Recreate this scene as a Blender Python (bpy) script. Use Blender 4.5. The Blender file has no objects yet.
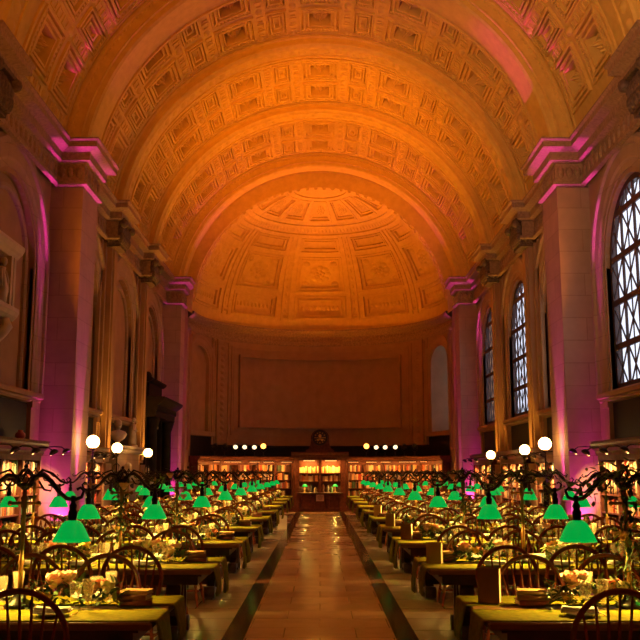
import bpy, math, random
from math import sin, cos, pi, radians as R_, sqrt, atan, atan2
from mathutils import Vector, Matrix
random.seed(7)
S = bpy.context.scene
COL = S.collection

# ---------------------------------------------------------------- camera, world, exposure
cd = bpy.data.cameras.new('camera'); cam = bpy.data.objects.new('camera', cd); COL.objects.link(cam)
cam.location = (0, 0, 1.74)
PITCH = atan(151/900)
cam.rotation_euler = (pi/2 + PITCH, 0, 0)
cd.sensor_width = 36; cd.lens = 900/640*36; cd.clip_end = 200
S.camera = cam
S.view_settings.view_transform = 'Standard'; S.view_settings.look = 'None'
S.view_settings.gamma = 1; S.view_settings.use_curve_mapping = False
S.view_settings.exposure = 0.0
S.cycles.max_bounces = 8; S.cycles.diffuse_bounces = 4; S.cycles.sample_clamp_indirect = 4.0
S.cycles.use_light_tree = True

W = bpy.data.worlds.new('dusk_sky'); S.world = W; W.use_nodes = True
wn = W.node_tree; wn.nodes.clear()
o_ = wn.nodes.new('ShaderNodeOutputWorld'); b_ = wn.nodes.new('ShaderNodeBackground')
tc = wn.nodes.new('ShaderNodeTexCoord'); nz = wn.nodes.new('ShaderNodeTexNoise'); rp = wn.nodes.new('ShaderNodeValToRGB')
nz.inputs['Scale'].default_value = 2.5; nz.inputs['Detail'].default_value = 4
rp.color_ramp.elements[0].position = .38; rp.color_ramp.elements[0].color = (.34, .37, .46, 1)
rp.color_ramp.elements[1].position = .6; rp.color_ramp.elements[1].color = (.55, .59, .70, 1)
wn.links.new(tc.outputs['Generated'], nz.inputs['Vector']); wn.links.new(nz.outputs['Fac'], rp.inputs['Fac'])
wn.links.new(rp.outputs['Color'], b_.inputs['Color']); b_.inputs['Strength'].default_value = 2.7
wn.links.new(b_.outputs[0], o_.inputs[0])

ORANGE = (1.0, .275, .006); MAGENTA = (1.0, .045, .82); AMBER = (1.0, .45, .08); WARM = (1.0, .56, .10)
K_ORANGE = .80; K_MAG = 1.0
def light(name, kind, loc, energy, color, radius=.08, target=None, size=60, blend=.5, parent=None):
    l = bpy.data.lights.new(name, kind); l.energy = energy; l.color = color; l.shadow_soft_size = radius
    o = bpy.data.objects.new(name, l); COL.objects.link(o); o.location = loc
    if kind == 'SPOT':
        l.spot_size = R_(size); l.spot_blend = blend
        o.rotation_euler = (Vector(target)-Vector(loc)).to_track_quat('-Z', 'Y').to_euler()
    if parent: o.parent = parent
    return o

# ---------------------------------------------------------------- materials
MATS = {}
def mat(name, col, rough=.6, metal=0, emit=None, es=0, noise=None, bump=0, nscale=6, spec=.5, trans=0):
    m = bpy.data.materials.new(name); m.use_nodes = True; MATS[name] = m
    nt = m.node_tree; p = nt.nodes['Principled BSDF']
    p.inputs['Base Color'].default_value = (*col, 1); p.inputs['Roughness'].default_value = rough
    p.inputs['Metallic'].default_value = metal; p.inputs['Specular IOR Level'].default_value = spec
    if trans: p.inputs['Transmission Weight'].default_value = trans
    if emit: p.inputs['Emission Color'].default_value = (*emit, 1); p.inputs['Emission Strength'].default_value = es
    if noise or bump:
        t = nt.nodes.new('ShaderNodeTexCoord'); n = nt.nodes.new('ShaderNodeTexNoise')
        n.inputs['Scale'].default_value = nscale; n.inputs['Detail'].default_value = 5
        nt.links.new(t.outputs['Object'], n.inputs['Vector'])
        if noise:
            r = nt.nodes.new('ShaderNodeValToRGB'); r.color_ramp.elements[0].position = .3; r.color_ramp.elements[1].position = .7
            r.color_ramp.elements[0].color = (*noise, 1); r.color_ramp.elements[1].color = (*col, 1)
            nt.links.new(n.outputs['Fac'], r.inputs['Fac']); nt.links.new(r.outputs['Color'], p.inputs['Base Color'])
        if bump:
            b = nt.nodes.new('ShaderNodeBump'); b.inputs['Strength'].default_value = bump; b.inputs['Distance'].default_value = .02
            nt.links.new(n.outputs['Fac'], b.inputs['Height']); nt.links.new(b.outputs['Normal'], p.inputs['Normal'])
    return m
def blockmat(name, c1, c2, mort, bw, bh, rough, msize=.012, floor=False, spec=.5, bump=.3):
    m = bpy.data.materials.new(name); m.use_nodes = True; MATS[name] = m
    nt = m.node_tree; p = nt.nodes['Principled BSDF']; p.inputs['Roughness'].default_value = rough
    p.inputs['Specular IOR Level'].default_value = spec
    t = nt.nodes.new('ShaderNodeTexCoord'); s = nt.nodes.new('ShaderNodeSeparateXYZ'); c = nt.nodes.new('ShaderNodeCombineXYZ')
    a = nt.nodes.new('ShaderNodeMath'); a.operation = 'ADD'
    nt.links.new(t.outputs['Object'], s.inputs[0])
    if floor:
        nt.links.new(s.outputs['X'], c.inputs['X']); nt.links.new(s.outputs['Y'], c.inputs['Y'])
    else:
        nt.links.new(s.outputs['X'], a.inputs[0]); nt.links.new(s.outputs['Y'], a.inputs[1])
        nt.links.new(a.outputs[0], c.inputs['X']); nt.links.new(s.outputs['Z'], c.inputs['Y'])
    b = nt.nodes.new('ShaderNodeTexBrick'); b.inputs['Color1'].default_value = (*c1, 1); b.inputs['Color2'].default_value = (*c2, 1)
    b.inputs['Mortar'].default_value = (*mort, 1); b.inputs['Scale'].default_value = 1; b.inputs['Mortar Size'].default_value = msize
    b.inputs['Brick Width'].default_value = bw; b.inputs['Row Height'].default_value = bh
    nt.links.new(c.outputs[0], b.inputs['Vector'])
    n = nt.nodes.new('ShaderNodeTexNoise'); n.inputs['Scale'].default_value = 3.5; n.inputs['Detail'].default_value = 6
    nt.links.new(t.outputs['Object'], n.inputs['Vector'])
    mx = nt.nodes.new('ShaderNodeMix'); mx.data_type = 'RGBA'; mx.blend_type = 'OVERLAY'; mx.inputs['Factor'].default_value = .5
    nt.links.new(b.outputs['Color'], mx.inputs['A']); nt.links.new(n.outputs['Color'], mx.inputs['B'])
    hs = nt.nodes.new('ShaderNodeMix'); hs.data_type = 'RGBA'; hs.blend_type = 'MULTIPLY'; hs.inputs['Factor'].default_value = .35
    nt.links.new(b.outputs['Color'], hs.inputs['A']); nt.links.new(n.outputs['Fac'], hs.inputs['B'])
    nt.links.new(hs.outputs['Result'], p.inputs['Base Color'])
    bp = nt.nodes.new('ShaderNodeBump'); bp.inputs['Strength'].default_value = bump; bp.inputs['Distance'].default_value = .01; bp.invert = True
    nt.links.new(b.outputs['Fac'], bp.inputs['Height']); nt.links.new(bp.outputs['Normal'], p.inputs['Normal'])
    return m
def seethrough(name, col, fac, rough=.1):
    m = bpy.data.materials.new(name); m.use_nodes = True; MATS[name] = m
    nt = m.node_tree; p = nt.nodes['Principled BSDF']; p.inputs['Base Color'].default_value = (*col, 1); p.inputs['Roughness'].default_value = rough
    t = nt.nodes.new('ShaderNodeBsdfTransparent'); x = nt.nodes.new('ShaderNodeMixShader'); x.inputs[0].default_value = fac
    nt.links.new(t.outputs[0], x.inputs[1]); nt.links.new(p.outputs[0], x.inputs[2])
    nt.links.new(x.outputs[0], nt.nodes['Material Output'].inputs['Surface'])
    return m
plaster = mat('plaster', (.70, .45, .09), .8, noise=(.60, .37, .07), bump=.06, nscale=5)
wallm = mat('limestone_wall', (.40, .215, .105), .8, noise=(.33, .175, .082), bump=.1, nscale=2.5)
stone = blockmat('limestone_ashlar', (.47, .29, .17), (.42, .255, .145), (.36, .21, .115), 1.1, .52, .75)
carved = mat('carved_stone', (.38, .22, .115), .8, noise=(.24, .135, .07), bump=.6, nscale=14)
darkcap = mat('bronzed_capital', (.16, .09, .05), .7, noise=(.06, .03, .02), bump=.8, nscale=16)
darkpanel = mat('dark_panel', (.016, .010, .007), .6, spec=.2, noise=(.011, .007, .005), nscale=3)
deadwood = mat('mahogany', (.15, .045, .02), .5, spec=.25, noise=(.08, .022, .01), bump=.1, nscale=9)
oak = mat('dark_oak', (.07, .024, .013), .35, noise=(.035, .012, .008), nscale=12)
tabletopm = mat('polished_tabletop', (.30, .16, .05), .35, noise=(.22, .11, .035), nscale=9)
chairm = mat('chair_wood', (.34, .075, .026), .25, noise=(.22, .045, .016), nscale=15)
bronze = mat('dark_bronze', (.035, .022, .016), .38, metal=.6, noise=(.02, .012, .01), nscale=12)
brass = mat('aged_brass', (.33, .16, .05), .4, metal=.8)
gold = mat('gilt', (.80, .45, .12), .4, metal=.35)
runnerm = mat('olive_cloth', (.28, .24, .012), .9, noise=(.17, .15, .010), bump=.3, nscale=20, spec=.08)
whitecloth = mat('white_linen', (.82, .78, .70), .85, bump=.2, nscale=18)
china = mat('white_china', (.80, .76, .68), .2)
marblew = mat('pale_marble', (.62, .48, .34), .5, noise=(.5, .37, .25), nscale=4)
blackmarble = mat('black_marble', (.010, .006, .004), .6, spec=.15, noise=(.022, .013, .009), nscale=5)
floorm = blockmat('marble_slabs', (.46, .29, .18), (.40, .25, .15), (.24, .14, .08), 1.6, .8, .26, .008, True, .4, .05)
aislem = blockmat('aisle_marble', (.58, .35, .19), (.49, .29, .155), (.32, .18, .09), .78, .62, .23, .006, True, .55, .03)
stripm = mat('dark_marble_strip', (.018, .010, .008), .15, noise=(.035, .02, .014), nscale=4, spec=.6)
insetm = mat('rose_marble_inset', (.36, .15, .08), .18, noise=(.28, .11, .06), nscale=5)
paper = mat('paper_pages', (.72, .60, .40), .9)
leafm = mat('leaf_green', (.10, .15, .03), .6, noise=(.20, .22, .05), nscale=25)
leafd = mat('ivy_green', (.035, .055, .018), .6, noise=(.06, .085, .02), nscale=25)
rosep = mat('pink_rose', (.85, .50, .38), .8, noise=(.75, .36, .26), nscale=20)
rosew = mat('cream_rose', (.90, .74, .52), .8, noise=(.8, .6, .36), nscale=20)
roser = mat('coral_rose', (.80, .26, .16), .8)
rosey = mat('golden_blossom', (.85, .50, .10), .8)
globem = mat('opal_globe', (.9, .85, .75), .3, emit=(1, .54, .15), es=24.0)
bulbm = mat('bulb', (1, .9, .7), .3, emit=(1, .72, .32), es=5.0)
stripm_ = mat('strip_glow', (1, .8, .5), .3, emit=(1, .5, .14), es=1.6)
lenso = mat('orange_lens', (1, .5, .1), .3, emit=(1, .33, .05), es=6.0)
lensw = mat('warm_lens', (1, .9, .7), .3, emit=(1, .66, .34), es=2.6)
lensd = mat('dark_lens', (.05, .04, .04), .1)
clockf = mat('clock_dial', (.06, .025, .012), .35)
caninside = mat('black_paint', (.012, .010, .010), .5)
noticem = mat('notice_paper', (.62, .40, .26), .9)
inkm = mat('grey_ink', (.12, .07, .05), .9)
bagm = mat('white_bag', (.75, .62, .48), .9)
windowbar = mat('window_iron', (.05, .022, .018), .5)
glassm = seethrough('drinking_glass', (.7, .6, .42), .13, .06)
cutm = seethrough('cut_glass', (.75, .62, .42), .2, .12)
panem = seethrough('window_glass', (.6, .63, .7), .1, .25)
reddecor = mat('red_glaze', (.35, .04, .02), .4)
shadem = bpy.data.materials.new('green_glass'); shadem.use_nodes = True
_n = shadem.node_tree; _p = _n.nodes['Principled BSDF']
_p.inputs['Base Color'].default_value = (.0, .42, .08, 1); _p.inputs['Roughness'].default_value = .25
_p.inputs['Emission Color'].default_value = (.0, .56, .075, 1); _p.inputs['Emission Strength'].default_value = .62
BOOKC = {'tan': (.55, .32, .13), 'cream': (.75, .58, .32), 'red': (.42, .05, .02), 'brown': (.20, .07, .03), 'green': (.06, .12, .05),
         'black': (.02, .014, .012), 'orange': (.62, .22, .05), 'grey': (.30, .25, .22), 'maroon': (.18, .025, .02)}
BOOKM = {k: mat(k + '_binding', v, .6, noise=tuple(x*.75 for x in v), nscale=8) for k, v in BOOKC.items()}

# ---------------------------------------------------------------- mesh helpers
class MB:
    def __init__(s): s.v = []; s.f = []; s.sm = []
    def add(s, vs, fs, smooth=False, M=None):
        n = len(s.v)
        s.v += [tuple(M @ Vector(v)) for v in vs] if M is not None else [tuple(v) for v in vs]
        for f in fs: s.f.append(tuple(i+n for i in f)); s.sm.append(smooth)
        return s
    def box(s, a, b, M=None, ch=0):
        (x0, y0, z0), (x1, y1, z1) = [tuple(min(p, q) for p, q in zip(a, b)), tuple(max(p, q) for p, q in zip(a, b))]
        if ch:
            c = ch; vs = []
            for z, k in ((z0, c), (z0+c, 0), (z1-c, 0), (z1, c)):
                x0_, x1_, y0_, y1_ = x0+k, x1-k, y0+k, y1-k
                q = c if k == 0 else c*.6
                vs += [(x0_+q, y0_, z), (x1_-q, y0_, z), (x1_, y0_+q, z), (x1_, y1_-q, z), (x1_-q, y1_, z), (x0_+q, y1_, z), (x0_, y1_-q, z), (x0_, y0_+q, z)]
            fs = [tuple(range(7, -1, -1)), tuple(range(24, 32))]
            for r in range(3):
                for i in range(8): fs.append((r*8+i, r*8+(i+1) % 8, r*8+8+(i+1) % 8, r*8+8+i))
            return s.add(vs, fs, False, M)
        vs = [(x0, y0, z0), (x1, y0, z0), (x1, y1, z0), (x0, y1, z0), (x0, y0, z1), (x1, y0, z1), (x1, y1, z1), (x0, y1, z1)]
        return s.add(vs, [(3, 2, 1, 0), (4, 5, 6, 7), (0, 1, 5, 4), (1, 2, 6, 5), (2, 3, 7, 6), (3, 0, 4, 7)], False, M)
    def lathe(s, prof, n=16, M=None, smooth=True, cap=True):
        vs = []; fs = []
        for r, z in prof:
            for i in range(n): a = 2*pi*i/n; vs.append((r*cos(a), r*sin(a), z))
        for j in range(len(prof)-1):
            for i in range(n): fs.append((j*n+i, j*n+(i+1) % n, (j+1)*n+(i+1) % n, (j+1)*n+i))
        if cap:
            if prof[0][0] > 1e-4: fs.append(tuple(range(n-1, -1, -1)))
            if prof[-1][0] > 1e-4: fs.append(tuple((len(prof)-1)*n+i for i in range(n)))
        return s.add(vs, fs, smooth, M)
    def tube(s, pts, rad, n=8, M=None, closed=False, flat=1.0):
        pts = [Vector(p) for p in pts]; L = len(pts)
        rr = rad if isinstance(rad, (list, tuple)) else [rad]*L
        vs = []; fs = []; up = None
        for i, p in enumerate(pts):
            if closed: t = pts[(i+1) % L]-pts[i-1]
            else: t = pts[min(i+1, L-1)]-pts[max(i-1, 0)]
            t.normalize()
            if up is None:
                up = Vector((0, 0, 1)) if abs(t.z) < .9 else Vector((0, 1, 0))
            u = (up - t*up.dot(t)).normalized(); w = t.cross(u); up = u
            for k in range(n):
                a = 2*pi*k/n; vs.append(p + u*(rr[i]*cos(a)) + w*(rr[i]*flat*sin(a)))
        for i in range(L if closed else L-1):
            j = (i+1) % L
            for k in range(n): fs.append((i*n+k, i*n+(k+1) % n, j*n+(k+1) % n, j*n+k))
        if not closed: fs += [tuple(range(n-1, -1, -1)), tuple((L-1)*n+k for k in range(n))]
        return s.add(vs, fs, True, M)
    def prism(s, poly, y0, y1, M=None, ax='y'):
        n = len(poly)
        if ax == 'y': vs = [(x, y0, z) for x, z in poly]+[(x, y1, z) for x, z in poly]
        elif ax == 'x': vs = [(y0, x, z) for x, z in poly]+[(y1, x, z) for x, z in poly]
        else: vs = [(x, z, y0) for x, z in poly]+[(x, z, y1) for x, z in poly]
        fs = [tuple(range(n)), tuple(range(2*n-1, n-1, -1))]+[(i, n+i, n+(i+1) % n, (i+1) % n) for i in range(n)]
        return s.add(vs, fs, False, M)
    def ball(s, c, r, n=10, m=7, M=None, sq=(1, 1, 1)):
        vs = []; fs = []
        for j in range(m+1):
            e = -pi/2+pi*j/m
            for i in range(n):
                a = 2*pi*i/n; vs.append((c[0]+r*sq[0]*cos(e)*cos(a), c[1]+r*sq[1]*cos(e)*sin(a), c[2]+r*sq[2]*sin(e)))
        for j in range(m):
            for i in range(n): fs.append((j*n+i, j*n+(i+1) % n, (j+1)*n+(i+1) % n, (j+1)*n+i))
        return s.add(vs, fs, True, M)
    def build(s, name, m, parent=None, loc=None, shared=None):
        me = bpy.data.meshes.new(name); me.from_pydata(s.v, [], s.f)
        me.polygons.foreach_set('use_smooth', s.sm); me.materials.append(m)
        me.validate(); me.update()
        return inst(name, me, parent, loc)
def inst(name, me, parent=None, loc=None, rz=0):
    o = bpy.data.objects.new(name, me); COL.objects.link(o)
    if parent is not None: o.parent = parent
    if loc is not None: o.location = loc
    if rz: o.rotation_euler = (0, 0, rz)
    return o
LABELS = {}
def tag(o, label, cat, group=None):
    o['label'] = label; o['category'] = cat
    if group: o['group'] = group
    LABELS.setdefault(label, []).append(o.name)
    return o
def thing(name, label, cat, loc=(0, 0, 0), rz=0, group=None):
    o = bpy.data.objects.new(name, None); COL.objects.link(o); o.location = loc; o.rotation_euler = (0, 0, rz)
    o.empty_display_size = .1
    return tag(o, label, cat, group)
def copy_tree(o, parent=None):
    c = o.copy(); COL.objects.link(c)
    if parent is not None: c.parent = parent
    for ch in list(o.children): copy_tree(ch, c)
    return c
def struct(name, mb, m, parent=None):
    o = mb.build(name, m, parent)
    o['kind'] = 'structure'
    return o
ORD = ['first', 'second', 'third', 'fourth', 'fifth', 'sixth', 'seventh', 'eighth', 'ninth', 'tenth', 'eleventh', 'twelfth', 'thirteenth', 'fourteenth', 'fifteenth',
       'sixteenth', 'seventeenth', 'eighteenth', 'nineteenth', 'twentieth']
ORD += ['twenty-' + x for x in ORD[:9]]
def SIDE(s): return 'left' if s < 0 else 'right'
def proj(X, Y, Z):
    dz = Z-1.74; D = Y*cos(PITCH)+dz*sin(PITCH)
    if D < .5: return (9999, 9999)
    return 320+900*X/D, 320-900*(dz*cos(PITCH)-Y*sin(PITCH))/D
def seen(X, Y, Z, m=40):
    x, y = proj(X, Y, Z); return -m < x < 640+m and y < 640+2*m

# ---------------------------------------------------------------- the hall: dimensions
RV, ZV = 6.15, 8.55            # vault radius and centre height
ZS = 9.38                      # top of the entablature
XW = 6.3                       # wall face
PIERS = [(20.3, 21.65), (35.45, 36.5)]
PILS = [15.3, 25.7, 30.7]
BAYC = [17.8, 23.5, 28.2, 33.1]
YC, RA, RD, ZD = 36.5, 5.45, 5.3, 8.25     # apse
TRIM = [0]
def trim(mb, m):
    TRIM[0] += 1; return struct('trim_%d' % TRIM[0], mb, m)

# floor
struct('floor', MB().box((-8, -4, -.2), (8, 46, 0)), floorm)
fa = MB().box((-.80, -4, .0), (.80, 39.3, .004)); trim(fa, aislem)
for s in (-1, 1):
    b = MB(); gaps = [14.9, 23.4, 31.9]; y = -4
    ins = MB()
    for g in gaps+[39.3]:
        b.box((s*.80, y, 0), (s*1.03, g if g == 39.3 else g-.3, .005))
        if g != 39.3: ins.box((s*.80, g-.3, 0), (s*1.03, g+.3, .0055))
        y = g+.3
    trim(b, stripm); trim(ins, insetm)

# generic surface tools -------------------------------------------------
def strip_sweep(mb, prof, fn, ts, smooth=False):
    """prof: list of (a,b); fn(a,b,t)->xyz swept along ts"""
    n = len(prof); vs = [fn(a, b, t) for t in ts for a, b in prof]
    fs = [(i*n+j, i*n+j+1, (i+1)*n+j+1, (i+1)*n+j) for i in range(len(ts)-1) for j in range(n-1)]
    mb.add(vs, fs, smooth)
def lin(a, b, n): return [a+(b-a)*i/n for i in range(n+1)]
def ring(mb, P, A, B, da, db, nu=3, nv=3):
    """four-sided frame between rect A=(u0,u1,v0,v1) at depth da and rect B inside it at depth db"""
    def edge(p0, p1, q0, q1, n):
        vs = []
        for i in range(n+1):
            t = i/n
            vs.append(P(p0[0]+(p1[0]-p0[0])*t, p0[1]+(p1[1]-p0[1])*t, da)); vs.append(P(q0[0]+(q1[0]-q0[0])*t, q0[1]+(q1[1]-q0[1])*t, db))
        mb.add(vs, [(2*i, 2*i+1, 2*i+3, 2*i+2) for i in range(n)])
    a = [(A[0], A[2]), (A[1], A[2]), (A[1], A[3]), (A[0], A[3])]; b = [(B[0], B[2]), (B[1], B[2]), (B[1], B[3]), (B[0], B[3])]
    for k in range(4): edge(a[k], a[(k+1) % 4], b[k], b[(k+1) % 4], nu if k % 2 == 0 else nv)
def rect(mb, P, A, d, nu=3, nv=1):
    us, vs_ = lin(A[0], A[1], nu), lin(A[2], A[3], nv)
    vs = [P(u, v, d) for v in vs_ for u in us]; n = nu+1
    mb.add(vs, [(j*n+i, j*n+i+1, (j+1)*n+i+1, (j+1)*n+i) for j in range(nv) for i in range(nu)])
def inset(A, fu, fv): return (A[0]+fu, A[1]-fu, A[2]+fv, A[3]-fv)
def coffer(mb, P, cell, steps, nu=3, nv=3):
    """steps: list of (inset_u, inset_v, depth)"""
    cur, d = cell, 0
    for fu, fv, dd in steps:
        nx = inset(cell, fu, fv); ring(mb, P, cur, nx, d, dd, nu, nv); cur, d = nx, dd
    rect(mb, P, cur, d, nu, 1)
    return cur, d
def bump(mb, P, u, v, du, dv, d0, h, n=8, rows=3):
    """raised round boss on a surface"""
    vs = []; fs = []
    for j in range(rows+1):
        a = pi/2*j/rows
        for i in range(n): t = 2*pi*i/n; vs.append(P(u+du*cos(a)*cos(t), v+dv*cos(a)*sin(t), d0-h*sin(a)))
    for j in range(rows):
        for i in range(n): fs.append((j*n+i, j*n+(i+1) % n, (j+1)*n+(i+1) % n, (j+1)*n+i))
    mb.add(vs, fs, True)
def rosette(mb, P, u, v, ru, rv, d0, h):
    for k in range(8):
        t = 2*pi*k/8; bump(mb, P, u+ru*.62*cos(t), v+rv*.62*sin(t), ru*.36, rv*.36, d0, h*.75, 6, 2)
    for k in range(5):
        t = 2*pi*k/5+.3; bump(mb, P, u+ru*.26*cos(t), v+rv*.26*sin(t), ru*.24, rv*.24, d0, h*1.0, 6, 2)
    bump(mb, P, u, v, ru*.2, rv*.2, d0, h*1.25, 6, 2)
def dentils(mb, P, u0, u1, v0, v1, d0, d1, n):
    for i in range(n):
        a = u0+(u1-u0)*(i+.2)/n; b = u0+(u1-u0)*(i+.75)/n
        vs = [P(u, v, d) for d in (d0, d1) for u, v in ((a, v0), (b, v0), (b, v1), (a, v1))]
        mb.add(vs, [(3, 2, 1, 0), (4, 5, 6, 7), (0, 1, 5, 4), (1, 2, 6, 5), (2, 3, 7, 6), (3, 0, 4, 7)])
def PV(phi, y, d):            # vault: phi from the crown in radians, d outward
    r = RV+d; return (r*sin(phi), y, ZV+r*cos(phi))
PHI_MAX = R_(83)

# ceiling: coffered barrel vault
cl = MB(); CP = R_(11.8)
def vault_bay(y0, y1, rows, rl=1.64):
    ya = y1-.15-rows*rl
    n = 48
    for A in ((y0, ya), (y1-.15, y1)):
        strip_sweep(cl, [(A[0], 0), (A[1], 0)], lambda a, b, t: PV(t, a, b), lin(-PHI_MAX, PHI_MAX, n), True)
    edge = R_(70.8+7.33)
    for sg in (-1, 1):
        strip_sweep(cl, [(ya, 0), (y1-.15, 0)], lambda a, b, t: PV(t, a, b), lin(sg*edge, sg*PHI_MAX, 4), True)
    # raised borders at both row ends
    for v in (ya-.03, y1-.2):
        strip_sweep(cl, [(v, 0), (v, -.05), (v+.09, -.05), (v+.09, 0)], lambda a, b, t: PV(t, a, b), lin(-PHI_MAX, PHI_MAX, n))
    for r in range(rows):
        v0 = ya+r*rl; v1 = v0+rl
        for k in range(-6, 7):
            big = k % 2 == 0; c = k*CP; hc = R_(7.33 if big else 4.47); u0, u1 = c-hc, c+hc; sp = R_(1.67)
            core = (u0+sp, u1-sp, v0+.12, v1-.12)
            ring(cl, PV, (u0, u1, v0, v1), core, 0, 0, 3, 2)
            ex = R_(.3)
            if big:
                q, d = coffer(cl, PV, core, [(0, 0, -.07), (R_(.5), .06, -.07), (R_(.5), .06, .04), (R_(1.15), .16, .04), (R_(1.15), .16, -.06), (R_(1.75), .22, -.06), (R_(1.75), .22, .04), (R_(2.35), .28, .04), (R_(2.35), .28, -.03), (R_(2.75), .33, -.03), (R_(2.75), .33, .36)])
                for vv in ((core[2]+.065, core[2]+.15), (core[3]-.15, core[3]-.065)):
                    dentils(cl, PV, core[0]+ex*1.4, core[1]-ex*1.4, vv[0], vv[1], .03, -.05, 10)
                rosette(cl, PV, c, (v0+v1)/2, (q[1]-q[0])*.44, (q[3]-q[2])*.40, d, .40)
            else:
                coffer(cl, PV, core, [(0, 0, -.07), (R_(.4), .06, -.07), (R_(.4), .06, .05), (R_(.85), .16, .05), (R_(.85), .16, -.06), (R_(1.3), .24, -.06), (R_(1.3), .24, .06), (R_(1.8), .36, .06), (R_(1.8), .36, -.03), (R_(2.2), .46, -.03), (R_(2.2), .46, .08)])
                dentils(cl, PV, core[0]+ex*1.4, core[1]-ex*1.4, core[3]-.14, core[3]-.065, .05, -.06, 6)
            # roundels and small panels on the separators
            for vv in (v0+.04, v1-.04): bump(cl, PV, u0, vv, R_(1.0), .11, 0, .07, 8, 2)
            for vv in (v0+.42, v0+.82, v0+1.22):
                coffer(cl, PV, (u0-R_(.95), u0+R_(.95), vv-.15, vv+.15), [(0, 0, -.03), (R_(.25), .05, -.03), (R_(.25), .05, .03)], 1, 1)
vault_bay(15.75, 20.3, 2, 1.64)
vault_bay(21.65, 25.3, 2, 1.64)
vault_bay(26.1, 30.3, 2, 1.64)
vault_bay(31.1, 35.45, 2, 1.68)
strip_sweep(cl, [(-4, 0), (15.0, 0)], lambda a, b, t: PV(t, a, b), lin(-PHI_MAX, PHI_MAX, 48), True)
struct('ceiling', cl, plaster)

def arch(prof, n=56, zc=ZV, m=plaster, ph=PHI_MAX):
    b = MB(); strip_sweep(b, prof, lambda a, r, t: (r*sin(t), a, zc+r*cos(t)), lin(-ph, ph, n)); return b
def pilrib(y0, y1):
    w = y1-y0
    b = arch([(y0-.05, 6.2), (y0-.05, 6.08), (y0, 6.04), (y0, 5.93), (y0-.04, 5.9), (y0-.04, 5.84), (y0+.04, 5.80), (y0+.08, 5.75), (y0+.16, 5.75), (y0+.16, 5.79), (y1-.16, 5.79), (y1-.16, 5.75),
              (y1-.08, 5.75), (y1-.04, 5.80), (y1+.04, 5.84), (y1+.04, 5.9), (y1, 5.93), (y1, 6.04), (y1+.05, 6.08), (y1+.05, 6.2)])
    n = 46
    for i in range(n):
        t = -PHI_MAX+2*PHI_MAX*(i+.5)/n
        bump(b, lambda u, v, d: ((5.79+d)*sin(u), v, ZV+(5.79+d)*cos(u)), t, (y0+y1)/2, R_(1.3), w*.2, 0, .05, 6, 2)
    return b
for y0, y1 in ((14.95, 15.75), (25.3, 26.1), (30.3, 31.1)): trim(pilrib(y0, y1), plaster)
def bigarch(y0, y1):
    b = arch([(y0, 6.25), (y0, 6.12), (y0-.07, 6.1), (y0-.07, 6.03), (y0-.02, 6.0), (y0-.02, 5.8), (y0-.05, 5.78), (y0-.05, 5.74), (y0, 5.72), (y0, 5.60),
              (y0+.06, 5.55), (y1-.45, 5.55), (y1-.45, 5.66), (y1-.38, 5.68), (y1-.08, 5.68), (y1-.08, 5.63), (y1, 5.63), (y1, 6.25)], 64)
    n = 120
    for i in range(n):
        t = -PHI_MAX+2*PHI_MAX*(i+.5)/n
        bump(b, lambda u, v, d: ((v)*sin(u), y0-.02+d, ZV+(v)*cos(u)), t, 5.97, R_(.5), .03, 0, .035, 6, 2)
    return b
trim(bigarch(*PIERS[0]), plaster)
trim(bigarch(*PIERS[1]), plaster)
# wall ring that closes from the last arch down to the dome opening, with a dentilled edge
b = MB()
strip_sweep(b, [(0, 0), (0, 1), (.28, 1), (.28, .8), (.5, .8)], lambda a, k, t: ((5.70-(.42*k))*sin(t), YC+a-.02, (ZV-.3*k)+(5.70-(.42*k))*cos(t)), lin(-R_(91), R_(91), 56))
for i in range(44):
    t = R_(-86+172*(i+.5)/44)
    dentils(b, lambda u, v, d: ((5.22+d)*sin(u), YC+v, 8.25+(5.22+d)*cos(u)), t-R_(1.2), t+R_(1.2), .02, .2, .1, -.02, 1)
trim(b, plaster)

# dome of the apse
dm = MB()
def PD(az, el, d):
    r = RD+d; return (r*cos(el)*sin(az), YC+r*cos(el)*cos(az), ZD+r*sin(el))
D1 = R_(1)
for k in range(-2, 3):
    c = 36*k*D1; u0, u1 = c-18*D1, c+18*D1
    tiers = [(4.5, 18.2), (18.2, 39), (39, 49.5)]
    rect(dm, PD, (u0, u1, 0, 4.5*D1), 0, 8, 1)
    for t, (e0, e1) in enumerate(tiers):
        cell = (u0, u1, e0*D1, e1*D1)
        core = (u0+4.6*D1, u1-4.6*D1, (e0+1.1)*D1, (e1-1.1)*D1)
        ring(dm, PD, cell, core, 0, 0, 8, 6)
        q, d = coffer(dm, PD, core, [(0, 0, -.05), (.9*D1, .7*D1, -.05), (.9*D1, .7*D1, .06), (2.2*D1, 1.6*D1, .06), (2.2*D1, 1.6*D1, .0), (3.0*D1, 2.2*D1, .0), (3.0*D1, 2.2*D1, .12)], 8, 6)
        if t == 1:
            rosette(dm, PD, c, R_((e0+e1)/2), 7*D1, 5*D1, d, .14)
            for su in (-1, 1):
                for sv in (-1, 1): bump(dm, PD, c+su*8*D1, R_((e0+e1)/2)+sv*5*D1, 2.4*D1, 1.6*D1, d, .1, 8, 2)
        if t == 0:
            for j in range(-4, 5): bump(dm, PD, c+j*2.2*D1, R_((e0+e1)/2), 1*D1, 1.5*D1, d, .07, 6, 2)
    # rib between the panels: two raised fillets and an ornament at its foot
    for off in (-1.9, 1.9):
        strip_sweep(dm, [(u0+(off-.45)*D1, 0), (u0+(off-.45)*D1, -.06), (u0+(off+.45)*D1, -.06), (u0+(off+.45)*D1, 0)], lambda a, b_, t: PD(a, t, b_), lin(4.5*D1, 49.5*D1, 16))
    for j in (-1.1, 0, 1.1): bump(dm, PD, u0+j*D1, 7*D1, .8*D1, 1.1*D1, 0, .08, 6, 2)
    for e in range(10, 48, 4): bump(dm, PD, u0, e*D1, .7*D1, 1.3*D1, 0, .035, 6, 2)
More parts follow.
